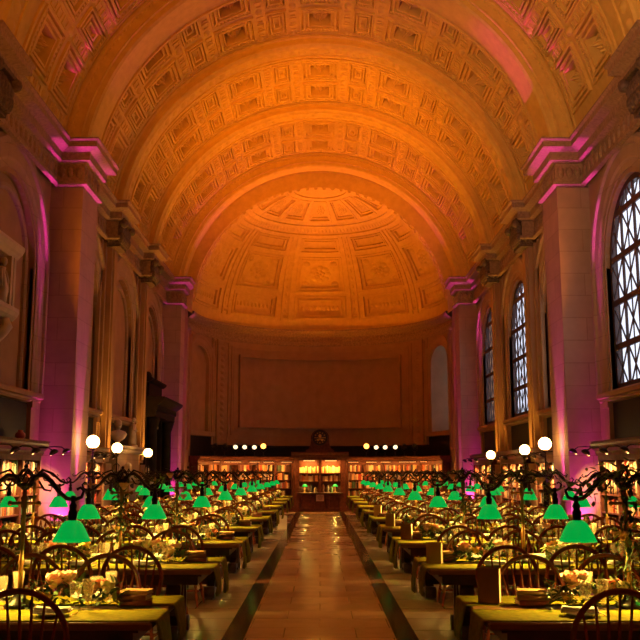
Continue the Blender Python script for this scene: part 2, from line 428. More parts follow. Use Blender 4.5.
# rings and the fan round the crown
for e0, e1, dd in ((49.5, 51, -.07), (51, 55, 0), (55, 56.5, -.06)):
    strip_sweep(dm, [(e0*D1, 0), (e0*D1, dd), (e1*D1, dd), (e1*D1, 0)], lambda a, b_, t: PD(t, a, b_), lin(-90*D1, 90*D1, 48))
for i in range(60): bump(dm, PD, R_(-88.5+3*i), 53*D1, 1.0*D1, 1.4*D1, 0, .05, 6, 2)
for k in range(-3, 4):
    c = 26*k*D1; cell = (c-13*D1, c+13*D1, 56.5*D1, 77*D1)
    core = (c-11*D1, c+11*D1, 58.5*D1, 74.5*D1)
    ring(dm, PD, cell, core, 0, 0, 6, 6)
    q, d = coffer(dm, PD, core, [(0, 0, -.03), (1.6*D1, 1.3*D1, -.03), (1.6*D1, 1.3*D1, .06), (3.4*D1, 2.4*D1, .06), (3.4*D1, 2.4*D1, .12)], 6, 5)
    rosette(dm, PD, c, 66*D1, 6*D1, 4*D1, d, .1)
strip_sweep(dm, [(e*D1, 0) for e in (77, 80, 83, 86, 90)], lambda a, b_, t: PD(t, a, b_), lin(-90*D1, 90*D1, 48), True)
strip_sweep(dm, [(76.4*D1, 0), (76.4*D1, -.06), (77.8*D1, -.06), (77.8*D1, 0)], lambda a, b_, t: PD(t, a, b_), lin(-90*D1, 90*D1, 48))
trim(dm, plaster)

# walls with arched openings ----------------------------------------------
def arched_wall(mb, P, s0, s1, z0, z1, ops, depth, ncol=20, plain=1):
    """ops: (centre, half, sill, apex); leaves the openings and adds their reveals"""
    cur = s0
    def col(a, b, za, zb, n=1): rect(mb, P, (a, b, za, zb), 0, n, 1)
    for c, h, zs, zt in ops:
        spr = zt-h
        rect(mb, P, (cur, c-h, z0, z1), 0, plain, 1)
        xs = [c-h*cos(pi*i/ncol) for i in range(ncol+1)]
        top = [(x, spr+sqrt(max(0, h*h-(x-c)**2))) for x in xs]
        rect(mb, P, (c-h, c+h, z0, zs), 0, 8, 1)
        for (xa, ya), (xb, yb) in zip(top, top[1:]):
            mb.add([P(xa, ya, 0), P(xb, yb, 0), P(xb, z1, 0), P(xa, z1, 0)], [(0, 1, 2, 3)])
        path = [(c-h, zs)]+top+[(c+h, zs), (c-h, zs)]
        for (xa, ya), (xb, yb) in zip(path, path[1:]):
            mb.add([P(xa, ya, 0), P(xb, yb, 0), P(xb, yb, depth), P(xa, ya, depth)], [(0, 1, 2, 3)])
        cur = c+h
    rect(mb, P, (cur, s1, z0, z1), 0, plain, 1)
def arch_fill(mb, P, c, h, zs, zt, d, ncol=20):
    spr = zt-h; vs = [P(c-h, zs, d)]+[P(c-h*cos(pi*i/ncol), spr+h*sin(pi*i/ncol), d) for i in range(ncol+1)]+[P(c+h, zs, d)]
    mb.add(vs, [tuple(range(len(vs)))])
def arch_sweep(mb, P, c, h, zs, zt, prof, ncol=24):
    """prof: (outward offset, depth)"""
    spr = zt-h
    pts = [((c-h, zs), (-1, 0)), ((c-h, spr), (-1, 0))]+[((c-h*cos(a), spr+h*sin(a)), (-cos(a), sin(a))) for a in [pi*i/ncol for i in range(1, ncol)]]+[((c+h, spr), (1, 0)), ((c+h, zs), (1, 0))]
    n = len(prof); vs = []
    for (x, z), (nx, nz) in pts:
        for o, d in prof: vs.append(P(x+nx*o, z+nz*o, d))
    mb.add(vs, [(i*n+j, i*n+j+1, (i+1)*n+j+1, (i+1)*n+j) for i in range(len(pts)-1) for j in range(n-1)])
def flatwall(side): return lambda s, z, d: (side*(XW+d), s, z)
HW, ZSILL, ZAP = 1.6, 3.42, 7.75
ARCHPROF = [(.78, 0), (.78, -.06), (.7, -.12), (.58, -.12), (.56, -.06), (.3, -.06), (.24, -.03), (.1, -.03), (.1, .02), (0, .02), (0, .1)]
for side in (-1, 1):
    b = MB(); P = flatwall(side)
    arched_wall(b, P, -4, YC+.1, 0, 15.3, [(c, HW, ZSILL, ZAP) for c in BAYC], .16)
    struct('wall_' + SIDE(side), b, wallm)
    if side < 0:
        b = MB()
        for c in BAYC: arch_fill(b, P, c, HW, ZSILL, ZAP, .16)
        trim(b, wallm)
    for c in BAYC:
        b = MB(); arch_sweep(b, P, c, HW, ZSILL, ZAP, ARCHPROF)
        if side < 0: arch_sweep(b, P, c, HW-.32, ZSILL, ZAP-.32, [(.12, .16), (.12, .08), (.04, .06), (0, .1), (0, .16)])
        trim(b, stone)
        # sill and the dark panel below it
        b = MB(); f = lambda d, z: (side*(XW-d), z)
        b.prism([f(-.1, 3.2), f(.10, 3.2), f(.14, 3.24), f(.14, 3.28), f(.2, 3.3), f(.2, 3.38), f(.16, 3.42), f(-.1, 3.42)], c-2.1, c+2.1)
        for e in (-1, 1):
            b.box((side*(XW+.05), c+e*1.72-.16, 2.2), (side*(XW-.1), c+e*1.72+.16, 3.1)); b.box((side*(XW+.05), c+e*1.72-.2, 3.08), (side*(XW-.14), c+e*1.72+.2, 3.22))
        trim(b, wallm)
        b = MB(); b.box((side*(XW+.05), c-1.5, 2.3), (side*(XW-.03), c+1.5, 3.18)); trim(b, darkpanel)
# wall added behind the camera to keep sky light out; the hall runs on
struct('wall_added_back', MB().box((-8, -4.2, 0), (8, -4, 16)), wallm)

struct('unseen_light_block', MB().box((-8, -4.2, 15.3), (8, YC+.1, 15.5)), wallm)  # unseen slab added over the vault to stop sky light leaking in

# entablature swept along the walls, breaking forward over piers and pilasters
ENT = [(0, 8.32), (.10, 8.35), (.10, 8.42), (.03, 8.44), (.03, 8.86), (.17, 8.91), (.17, 9.10), (.2, 9.12), (.37, 9.17), (.37, 9.3), (.42, 9.34), (.42, 9.38), (0, 9.40)]
def ent_path(pts, closed=False):
    b = MB(); n = len(ENT); vs = []
    for i, (x, y) in enumerate(pts):
        p = Vector((x, y)); a = (p-Vector(pts[i-1])).normalized() if i else None; c = (Vector(pts[i+1])-p).normalized() if i < len(pts)-1 else None
        a = a or c; c = c or a
        na, nc = Vector((a.y, -a.x)), Vector((c.y, -c.x))
        m = (na+nc); m = m/(m.length_squared/2) if m.length > .1 else na
        for o, z in ENT: vs.append((x+m.x*o, y+m.y*o, z))
    b.add(vs, [(i*n+j, (i+1)*n+j, (i+1)*n+j+1, i*n+j+1) for i in range(len(pts)-1) for j in range(n-1)])
    return b
PX = 5.55
for side in (-1, 1):
    x0 = 6.2
    pts = [(x0, -4)]
    feats = sorted([(p-.5, p+.5, 5.86) for p in PILS]+[(a, c, PX) for a, c in PIERS])
    for a, c, x in feats: pts += [(x0, a), (x, a), (x, c), (x0, c)]
    pts = pts[:-1]+[(PX, YC)] if False else pts[:-1]
    pts = [(side*x, y) for x, y in pts]
    if side > 0: pts = [(x, y) for x, y in pts][::-1]
    pts = [p for i, p in enumerate(pts)]
    eb = ent_path(pts)
    # frieze ornament
    for a, c, x in feats:
        for k in range(5):
            y = a+(c-a)*(k+.5)/5
            eb.ball((side*(x-.03), y, 8.66), .09, 6, 4, sq=(.5, 1, 1.6))
    for k in range(60):
        y = 15.9+k*.3
        if not any(a-.2 < y < c+.2 for a, c, x in feats): eb.ball((side*(x0-.03), y, 8.66), .1, 6, 4, sq=(.4, 1, 1.5))
    for a, c in PIERS:
        for k in range(4): eb.ball((side*(PX+.1+.2*k), a-.03, 8.66), .09, 6, 4, sq=(1, .5, 1.6))
    trim(eb, carved)

# piers
for (a, c) in PIERS:
    for side in (-1, 1):
        b = MB(); b.box((side*PX, a, .0), (side*6.6, c, 8.32))
        b.box((side*(PX-.06), a-.06, 0), (side*6.6, c+.06, .55))
        b.box((side*PX, a, 8.3), (side*6.6, c, 9.5))
        trim(b, stone)
# pilasters with bronzed capitals
for p in PILS:
    for side in (-1, 1):
        b = MB(); f = lambda d: side*(XW-d)
        b.box((f(-.05), p-.62, 0), (f(.06), p+.62, 8.32)); b.box((f(0), p-.46, 0), (f(.14), p+.46, 8.32))
        b.box((f(0), p-.3, 2.0), (f(.28), p+.3, 8.2)); b.box((f(0), p-.18, 2.1), (f(.33), p+.18, 8.1))
        b.box((f(0), p-.5, 0), (f(.34), p+.5, 1.6)); b.box((f(0), p-.54, 1.55), (f(.38), p+.54, 1.75))
        b.box((f(0), p-.36, 1.75), (f(.34), p+.36, 1.95))
        trim(b, wallm)
        b = MB()
        for z, w, d in ((8.14, .42, .42), (8.24, .46, .47), (8.86, .56, .56)):
            b.box((f(0), p-w, z), (f(d+.1), p+w, z+.09))
        b.box((f(0), p-.44, 8.2), (f(.52), p+.44, 8.9))
        for k in range(6):
            for z, h in ((8.42, .17), (8.66, .19)):
                b.ball((f(.56), p-.42+.168*k, z), .1, 6, 5, sq=(.9, 1, h/.1))
                for e in (-1, 1):
                    if k < 3: b.ball((f(.2+.16*k), p+e*.46, z), .09, 6, 5, sq=(1, .8, h/.1))
        for e in (-1, 1): b.ball((f(.64), p+e*.48, 8.8), .13, 8, 6)
        trim(b, darkcap)

# apse wall
PA = lambda s, z, d: ((RA+d)*sin(s), YC+(RA+d)*cos(s), z)
ap = MB(); AW = (71*D1, 8.4*D1, ZSILL, 7.05)
# curved wall; openings handled in angle, arch height scaled to real width
def curved_wall(mb):
    c, h, zs, zt = AW; hm = h*RA
    for a, b2 in ((-90*D1, -(c+h)), (-(c-h), c-h), (c+h, 90*D1)): rect(mb, PA, (a, b2, 0, 8.3), 0, max(2, int(abs(b2-a)/D1/4)), 1)
    for sg in (-1, 1):
        n = 20; spr = zt-hm
        top = [(sg*c-h*cos(pi*i/n), spr+hm*sin(pi*i/n)) for i in range(n+1)]
        rect(mb, PA, (sg*c-h, sg*c+h, 0, zs), 0, 5, 1)
        for (xa, ya), (xb, yb) in zip(top, top[1:]): mb.add([PA(xa, ya, 0), PA(xb, yb, 0), PA(xb, 8.3, 0), PA(xa, 8.3, 0)], [(0, 1, 2, 3)])
        path = [(sg*c-h, zs)]+top+[(sg*c+h, zs), (sg*c-h, zs)]; dp = 1.0 if sg > 0 else .14
        # reveal runs straight out along the opening's own direction
        dv = Vector((sin(sg*c), cos(sg*c), 0))
        for (xa, ya), (xb, yb) in zip(path, path[1:]):
            A, B = Vector(PA(xa, ya, 0)), Vector(PA(xb, yb, 0)); mb.add([A, B, B+dv*dp, A+dv*dp], [(0, 1, 2, 3)])
        if sg < 0:
            vs = [Vector(PA(x, z, 0))+dv*dp for x, z in path[:-1]]; mb.add(vs, [tuple(range(len(vs)))])
curved_wall(ap)
struct('wall_apse', ap, wallm)
b = MB()
for sg in (-1, 1):
    c, h, zs, zt = AW; hm = h*RA; n = 24; spr = zt-hm
    prof = [(.45, 0), (.45, -.06), (.36, -.08), (.3, -.05), (.12, -.05), (.1, -.02), (0, -.02), (0, .03)]
    pts = [((-hm, zs), (-1, 0)), ((-hm, spr), (-1, 0))]+[((-hm*cos(pi*i/n), spr+hm*sin(pi*i/n)), (-cos(pi*i/n), sin(pi*i/n))) for i in range(1, n)]+[((hm, spr), (1, 0)), ((hm, zs), (1, 0))]
    vs = [PA(sg*c+(x+nx*o)/RA, z+nz_*o, d) for (x, z), (nx, nz_) in pts for o, d in prof]; m_ = len(prof)
    b.add(vs, [(i*m_+j, i*m_+j+1, (i+1)*m_+j+1, (i+1)*m_+j) for i in range(len(pts)-1) for j in range(m_-1)])
    rect(b, PA, (sg*c-h*1.5, sg*c+h*1.5, 3.22, 3.40), -.12, 5, 1)
    ring(b, PA, (sg*c-h*1.5, sg*c+h*1.5, 3.22, 3.40), (sg*c-h*1.5-.001, sg*c+h*1.5+.001, 3.2, 3.42), -.12, 0, 5, 1)
    rect(b, PA, (sg*c-h*1.3, sg*c+h*1.3, 2.6, 3.2), -.02, 5, 1)
# moulded frame of the blank panel and side pilaster strips
coffer(b, PA, (-47*D1, 47*D1, 3.3, 7.3), [(0, 0, -.05), (.8*D1, .08, -.05), (.8*D1, .08, .03), (1.5*D1, .14, .03), (1.5*D1, .14, -.02), (4.4*D1, .36, -.02), (4.4*D1, .36, -.15), (5.6*D1, .46, -.15), (5.8*D1, .47, .14), (7*D1, .55, .14), (7.1*D1, .56, .06), (7.6*D1, .6, .06)], 24, 6)
for sg in (-1, 1):
    for cc, w in ((53, 4), (59.5, 1.2), (84, 1.6)):
        coffer(b, PA, ((sg*cc-w)*D1, (sg*cc+w)*D1, 2.6, 7.5), [(0, 0, -.09), (.5*D1, .1, -.09), (.5*D1, .1, -.04)], 3, 4)
    for k in range(16): bump(b, PA, sg*53*D1, 3.1+k*.27, 1.6*D1, .11, -.04, .05, 6, 2)
trim(b, wallm)
b = MB()
AE = [(0, 7.5), (-.04, 7.5), (-.08, 7.58), (-.08, 7.66), (-.02, 7.68), (-.02, 7.95), (-.07, 7.98), (-.12, 8.05), (-.2, 8.1), (-.26, 8.16), (-.28, 8.25), (.2, 8.27)]
strip_sweep(b, AE, lambda d, z, t: PA(t, z, d), lin(-90*D1, 90*D1, 60))
for k in range(90): bump(b, PA, (-89+k*2)*D1, 7.82, .6*D1, .09, -.02, .04, 6, 2)
trim(b, carved)
b = MB(); rect(b, PA, (-62*D1, 62*D1, 2.2, 2.78), -.10, 40, 1)
strip_sweep(b, [(-.10, 2.78), (-.13, 2.8), (-.13, 2.86), (0, 2.88)], lambda d, z, t: PA(t, z, d), lin(-62*D1, 62*D1, 40))
for sg in (-1, 1): rect(b, PA, (sg*71*D1-10.5*D1, sg*71*D1+10.5*D1, 2.3, 3.2), -.06, 6, 1)
trim(b, darkpanel)
# shell closing the gap round the apse above and beside the pier
b = MB(); b.box((-8, YC+.0, 0), (-RA+.01, YC+.1, 15)); b.box((RA-.01, YC+.0, 0), (8, YC+.1, 15)); trim(b, wallm)

# windows: lattice, frame, glass
def window(n, P, c, h, zs, zt, cols, rowh):
    spr = zt-h; root = bpy.data.objects.new('window_%d' % n, None); COL.objects.link(root); root['kind'] = 'structure'
    def bar(mb, p, q, w, d0, d1):
        p, q = Vector(p), Vector(q)
        def inside(v): return abs(v.x-c) <= h and v.y >= zs and (v.y <= spr or (v.x-c)**2+(v.y-spr)**2 <= h*h)
        N = 60; ok = [i for i in range(N+1) if inside(p.lerp(q, i/N))]
        if len(ok) < 3: return
        p, q = p.lerp(q, ok[0]/N), p.lerp(q, ok[-1]/N)
        t = (q-p).normalized(); nn = Vector((-t.y, t.x))*w/2
        vs = [P(v.x, v.y, d) for d in (d0, d1) for v in (p+nn, q+nn, q-nn, p-nn)]
        mb.add(vs, [(3, 2, 1, 0), (4, 5, 6, 7), (0, 1, 5, 4), (1, 2, 6, 5), (2, 3, 7, 6), (3, 0, 4, 7)])
    fr = MB(); arch_sweep(fr, P, c, h, zs, zt, [(.02, -.02), (-.12, -.02), (-.12, .1), (.02, .1)])
    fr.add([P(s, z, d) for d in (-.02, .1) for s, z in ((c-h, zs), (c+h, zs), (c+h, zs+.16), (c-h, zs+.16))], [(0, 1, 2, 3), (4, 5, 6, 7), (3, 2, 6, 7)])
    fr.build('window_frame', windowbar, root)
    cw = 2*h/cols; la = MB(); rows = int((zt-zs)/rowh)+1
    for i in range(1, cols): bar(la, (c-h+i*cw, zs), (c-h+i*cw, zt), .075, -.01, .03)
    for j in range(1, rows): bar(la, (c-h, zs+j*rowh), (c+h, zs+j*rowh), .13, -.015, .03)
    for i in range(cols):
        x0, x1 = c-h+i*cw, c-h+(i+1)*cw; xm = (x0+x1)/2
        bar(la, (xm, zs), (xm, zt), .036, .0, .02)
        for j in range(rows):
            z0, z1 = zs+j*rowh, zs+(j+1)*rowh
            bar(la, (x0, z0), (x1, z1), .042, .0, .02); bar(la, (x0, z1), (x1, z0), .042, .0, .02)
    la.build('lattice', windowbar, root)
    gp = MB(); arch_fill(gp, P, c, h, zs, zt, .03); arch_fill(gp, P, c, h, zs, zt, .036); gp.build('pane', panem, root)
for i, c in enumerate(BAYC): window(i+1, lambda s, z, d: (XW+.12+d, s, z), c, HW, ZSILL, ZAP, 4, .95)
_c = AW[0]; _o = Vector(PA(_c, 0, .97)); _t = Vector((cos(_c), -sin(_c), 0)); _nv = Vector((sin(_c), cos(_c), 0))
window(5, lambda s, z, d: tuple(_o+_t*s+_nv*d+Vector((0, 0, z))), 0, AW[1]*RA, ZSILL, 7.05, 2, .95)

# ---------------------------------------------------------------- architectural lights (fixtures standing in the hall, plus one added fill)
for side in (-1, 1):
    for a, c in PIERS:
        k = K_MAG*(1 if a < 30 else .8)
        # floor cans grazing the pier's front face, its inner face, and the window jamb beside it
        light('magenta_uplight', 'SPOT', (side*5.98, a-.07, .25), (1500 if a < 30 else 2000)*k, MAGENTA, .025, (side*5.98, a-.09, 9), 12, .7)
        light('magenta_uplight', 'SPOT', (side*5.74, a-.24, .2), (420 if a < 30 else 620)*k, MAGENTA, .04, (side*5.74, a-.02, 1.5), 66, .9)
        light('magenta_uplight', 'SPOT', (side*5.36, a+.12, .2), (110 if a < 30 else 120)*k, MAGENTA, .04, (side*5.53, a+.1, 1.7), 60, .9)
        light('magenta_uplight', 'SPOT', (side*5.36, c-.12, .2), (110 if a < 30 else 60)*k, MAGENTA, .04, (side*5.53, c-.1, 1.7), 60, .9)
        if a < 30: light('amber_uplight', 'SPOT', (side*5.2, (a+c)/2, 1.0), 70, AMBER, .05, (side*5.55, (a+c)/2, 2.7), 46, .9)
        light('magenta_uplight', 'SPOT', (side*5.93, a-.52, 2.6), 1900*k, MAGENTA, .04, (side*6.22, a-.66, 9), 9.5, .6)
        light('magenta_uplight', 'SPOT', (side*5.36, a+.5, .25), (3800 if a < 30 else 2000)*k, MAGENTA, .04, (side*5.36, a+.55, 9), 17, .6)
for p in PILS[1:]:
    for side in (-1, 1):
        light('amber_uplight', 'SPOT', (side*5.62, p-.1, 1.3), 720, (1, .47, .06), .05, (side*6.0, p, 4.4), 34, .9)
        light('amber_uplight', 'SPOT', (side*5.7, p-.85, 1.3), 450, (1, .47, .06), .05, (side*6.2, p-.5, 4.4), 30, .9)
# orange beams thrown at the vault and dome from the other end of the hall
for x in (-4.2, -1.6, 1.6, 4.2):
    light('stage_beam', 'SPOT', (x, -2.5, 2.8), 3200*K_ORANGE, ORANGE, .1, (-x*.3, 36.5, 14.6), 16, .6)
    sg = 1 if x > 0 else -1; y_ = 11 if abs(x) > 2 else 14.2     # floods on the side bookcases
    light('stage_beam', 'SPOT', (sg*5.75, y_, 2.7), 3300*K_ORANGE, ORANGE, .06, (-sg*.8, 34, 14.2), 35, .8)
    light('stage_beam', 'SPOT', (x, -2.5, 2.8), 2100*K_ORANGE, (1, .30, .045), .1, (-x*.2, 16, 14.4), 52, .8)
light('added_fill_light', 'SPOT', (-3.5, 1.0, 3.2), 4200, (1, .66, .42), .15, (6.2, 17.5, 10.5), 50, .9)  # added fill without a fixture, brightens the right pier and vault corner
# ---------------------------------------------------------------- furniture: chairs
def arc_bow(w, z0, zt, rake, n=18):
    return [(-w*cos(pi*i/n), -.0-rake*(sin(pi*i/n)), z0+(zt-z0)*sin(pi*i/n)**.8) for i in range(n+1)]
CH = {}
def chair_meshes():
    b = MB(); prof = []
    n = 20
    for lev, (k, z) in enumerate(((.93, .43), (1, .445), (1, .46), (.95, .47))):
        for i in range(n):
            a = 2*pi*i/n; r = 1+.06*cos(2*a); prof.append((.255*k*r*cos(a), .02+.235*k*sin(a)*(1.0 if sin(a) < 0 else .98), z))
    fs = [(j*n+i, j*n+(i+1) % n, (j+1)*n+(i+1) % n, (j+1)*n+i) for j in range(3) for i in range(n)]
    b.add(prof, fs, True); b.add(prof[:n], [tuple(range(n-1, -1, -1))]); b.add(prof[3*n:], [tuple(range(n))])
    CH['seat'] = b
    # bow: springs from the seat, widens and closes in a round arch (chair faces +y, back at -y)
    pts = [(-.21, -.16, .46), (-.245, -.19, .58), (-.275, -.22, .70)]
    pts += [(-.285*cos(pi*i/18), -.23-.05*sin(pi*i/18), .74+.285*sin(pi*i/18)) for i in range(19)]
    pts += [(.275, -.22, .70), (.245, -.19, .58), (.21, -.16, .46)]
    b = MB(); b.tube(pts, .0165, 8, flat=1.2); CH['bow'] = b
    CH['spindle'] = []
    for k in range(-3, 4):
        x0, xt = .05*k, .078*k
        zt = .74+.285*sqrt(max(0, 1-(xt/.285)**2))
        p = [Vector((x0, -.175, .46)).lerp(Vector((xt, -.275, zt)), t) for t in (0, .3, .6, 1)]
        CH['spindle'].append(MB().tube(p, [.008, .0115, .010, .007], 6))
    CH['leg'] = []
    for sx in (-1, 1):
        for sy in (-1, 1):
            a, c = Vector((sx*.15, sy*.13+.02, .44)), Vector((sx*.22, sy*.21+.02, 0))
            ts = (0, .2, .35, .42, .48, .7, .85, 1); rr = (.013, .02, .013, .021, .014, .022, .016, .012)
            CH['leg'].append(MB().tube([a.lerp(c, t) for t in ts], list(rr), 7))
    b = MB()
    for sx in (-1, 1): b.tube([(sx*.195, -.15, .18), (sx*.19, .02, .18), (sx*.195, .19, .18)], [.009, .014, .009], 6)
    b.tube([(-.19, .02, .18), (0, .02, .18), (.19, .02, .18)], [.009, .015, .009], 6); CH['stretcher'] = b
chair_meshes()
def to_mesh(mb, name, m):
    me = bpy.data.meshes.new(name); me.from_pydata(mb.v, [], mb.f); me.polygons.foreach_set('use_smooth', mb.sm); me.materials.append(m); me.update(); return me
CHM = {k: [to_mesh(x, k, chairm) for x in (v if isinstance(v, list) else [v])] for k, v in CH.items()}
_all = MB()
for v in CH.values():
    for x in (v if isinstance(v, list) else [v]):
        n = len(_all.v); _all.v += x.v; _all.f += [tuple(i+n for i in f) for f in x.f]; _all.sm += x.sm
CHALL = to_mesh(_all, 'chair', chairm)
CHAIRX = [1.80, 2.465, 3.13, 3.795, 4.46]
TY = [6.77+3.22*i for i in range(10)]
THALF = .645
def table_words(i, side): return '%s table %s of aisle' % (ORD[i], SIDE(side))
rng = random.Random(3)
def place_chair(i, side, k, near):
    x = side*CHAIRX[k]+rng.uniform(-.03, .03)
    y = TY[i]-THALF-.22 if near else TY[i]+THALF+.24
    y += rng.uniform(-.05, .05) if i > 0 or not near else 0
    if not seen(x, y, 1.0, 30): return
    lab = 'bow-back chair %s camera, %s from aisle, %s' % ('turned from' if near else 'facing', ORD[k], table_words(i, side))
    grp = 'bow-back chairs along the reading tables'
    rz = (0 if near else pi)+rng.uniform(-.08, .08)
    if i < 4:
        t = thing('windsor_chair', lab, 'chair', (x, y, 0), rz, grp)
        for nm, ms in CHM.items():
            for m in ms: inst(nm, m, t)
    else:
        o = inst('windsor_chair', CHALL, None, (x, y, 0), rz); tag(o, lab, 'chair', grp)
for i in range(10):
    for side in (-1, 1):
        for near in (True, False):
            for k in range(5): place_chair(i, side, k, near)

# ---------------------------------------------------------------- tables with their olive runners
XT0, XT1 = 1.10, 4.95
def tbl_meshes():
    L = (XT1-XT0)/2; h = THALF
    t = MB().box((-L, -h, .71), (L, h, .76), ch=.012)
    a = MB().box((-L+.14, -h+.1, .60), (L-.14, h-.1, .71)); a.box((-L+.1, -h+.07, .685), (L-.1, h-.07, .71))
    e = MB()
    poly = [(-.42, 0), (-.42, .07), (-.34, .12), (-.25, .14), (-.17, .24), (-.2, .40), (-.30, .52), (-.36, .60), (.36, .60), (.30, .52), (.2, .40), (.17, .24), (.25, .14), (.34, .12), (.42, .07), (.42, 0), (.2, 0), (.14, .05), (-.14, .05), (-.2, 0)]
    e.prism(poly, -.05, .05, ax='x')
    for s in (-1, 1):
        for z, yy, r in ((.09, .37, .085), (.53, .30, .07)): e.lathe([(r, -.07), (r, .07)], 14, Matrix.Translation((0, s*yy, z)) @ Matrix.Rotation(pi/2, 4, 'Y'))
        e.box((-.075, s*.1-.03, .14), (.075, s*.1+.03, .58))
    st = MB().box((-L+.5, -.05, .16), (L-.5, .05, .27), ch=.01)
    return [('tabletop', to_mesh(t, 'tabletop', tabletopm), 0), ('apron', to_mesh(a, 'apron', oak), 0), ('trestle_leg', to_mesh(e, 'trestle_leg', oak), -L+.42), ('trestle_leg', to_mesh(e, 'trestle_leg', oak), L-.42), ('stretcher', to_mesh(st, 'stretcher', oak), 0)]
TM = tbl_meshes()
def runner_mesh(side, seed):
    """strip lying on the top with its end hanging over the aisle edge"""
    r = random.Random(seed); w = .255; L = 3.75; dr = .30+r.uniform(-.03, .05)
    prof = [(L-.02, .0)]+[(L*(1-t), 0.0) for t in (.2, .4, .6, .8, .97)]+[(-.01, 0.002), (-.028, -.008), (-.034, -.03), (-.05, -.12), (-.062, -dr*.7), (-.055, -dr)]
    m = 9; vs = []; fs = []
    for q, (x, z) in enumerate(prof):
        for j in range(m):
            v = -1+2*j/(m-1); hang = max(0, -z)
            vs.append((-side*0+side*(x-.02*hang/.3*cos(v*9+seed) if hang else x), v*w*(1-1.25*hang), z+.0075+(.0015*sin(v*7+q) if not hang else 0)))
    n = len(prof)
    base = len(vs); vs += [(x, y, z-.006) if k < m*7 else (x+side*.006, y, z) for k, (x, y, z) in enumerate(vs)]
    for q in range(n-1):
        for j in range(m-1):
            a = q*m+j; fs.append((a, a+1, a+m+1, a+m)); fs.append((base+a+m, base+a+m+1, base+a+1, base+a))
    for q in range(n-1):
        for j in (0, m-1): a = q*m+j; fs.append((a, a+m, base+a+m, base+a))
    for j in range(m-1):
        a = (n-1)*m+j; fs.append((a, a+1, base+a+1, base+a)); fs.append((j, j+1, base+j+1, base+j))
    b = MB(); b.add(vs, fs, True); return to_mesh(b, 'table_runner', runnerm)
RUN = {(s, q): runner_mesh(s, q) for s in (-1, 1) for q in range(3)}
for i in range(10):
    for side in (-1, 1):
        t = thing('reading_table', 'long dark oak reading table set for dinner, ' + table_words(i, side), 'table', (side*(XT0+XT1)/2, TY[i], 0), 0, 'long reading tables')
        for nm, me, x in TM: inst(nm, me, t, (x, 0, 0))
        for e, w in ((-1, 'camera side'), (1, 'far side')):
            o = inst('table_runner', RUN[(side, (i+(e > 0)) % 3)], None, (side*XT0, TY[i]+e*.36, .76))
            tag(o, 'olive cloth runner hanging over aisle end, %s of %s' % (w, table_words(i, side)), 'runner', 'olive table runners')

# ---------------------------------------------------------------- green-shaded table lamps
def lamp_meshes():
    m = {}
    b = MB().lathe([(.105, 0), (.11, .02), (.09, .035), (.05, .06), (.04, .09), (.026, .12)], 16); m['base'] = to_mesh(b, 'base', bronze)
    b = MB().lathe([(.017, .11), (.017, .3), (.024, .32), (.017, .34), (.016, .70), (.026, .72), (.02, .75), (.03, .78), (.016, .8), (.015, .93)], 12); m['post'] = to_mesh(b, 'post', brass)
    b = MB(); b.tube([(-.10, 0, .74), (.10, 0, .74)], .012, 8)
    for s in (-1, 1): b.ball((s*.105, 0, .74), .02, 8, 6)
    m['crossbar'] = to_mesh(b, 'crossbar', brass)
    b = MB()   # openwork crown
    for k in range(8):
        a = 2*pi*k/8; b.tube([(.015*cos(a), .015*sin(a), .84), (.06*cos(a+.4), .06*sin(a+.4), .88), (.065*cos(a+.9), .065*sin(a+.9), .93), (.03*cos(a+1.4), .03*sin(a+1.4), .98), (.005, 0, 1.0)], .007, 5)
    b.lathe([(.05, .86), (.066, .875), (.05, .89)], 12, cap=False); b.ball((0, 0, 1.01), .018, 8, 6)
    m['finial'] = to_mesh(b, 'finial', bronze)
    for s in (-1, 1):
        b = MB()
        b.tube([(s*.02, 0, .86), (s*.07, 0, .935), (s*.13, 0, .945), (s*.19, 0, .90), (s*.25, 0, .825), (s*.31, 0, .775), (s*.37, 0, .765), (s*.42, 0, .785), (s*.435, 0, .83), (s*.41, 0, .855), (s*.385, 0, .84)], [.014, .017, .018, .018, .017, .016, .015, .013, .011, .010, .012], 8)
        b.tube([(s*.06, 0, .92), (s*.12, 0, .985), (s*.2, 0, .955), (s*.26, 0, .90), (s*.31, 0, .885), (s*.335, 0, .91), (s*.315, 0, .93)], [.009, .009, .009, .008, .008, .007, .008], 6)
        b.tube([(s*.1, 0, .90), (s*.14, 0, .84), (s*.19, 0, .83), (s*.2, 0, .865), (s*.17, 0, .875)], .008, 6)
        m['arm%d' % s] = to_mesh(b, 'arm', bronze)
    b = MB().lathe([(.018, .22), (.022, .20), (.016, .17), (.03, .15), (.024, .12), (.036, .10), (.030, .045), (.04, .03), (.03, .02)], 12); m['holder'] = to_mesh(b, 'shade_holder', bronze)
    b = MB(); pr = [(.030, .028), (.054, .022), (.072, .004), (.090, -.026), (.108, -.060), (.124, -.094), (.138, -.124)]
    b.lathe(pr+[(r-.006, z-.001) for r, z in pr[::-1]], 24, cap=False); m['shade'] = to_mesh(b, 'lamp_shade', shadem)
    b = MB(); b.lathe([(.012, 0), (.02, -.01), (.024, -.025), (.016, -.038), (.001, -.042)], 10); m['bulb'] = to_mesh(b, 'bulb', bulbm)
    return m
LM = lamp_meshes()
LAMPL = bpy.data.lights.new('bulb_light', 'POINT'); LAMPL.energy = 80; LAMPL.color = WARM; LAMPL.shadow_soft_size = .03
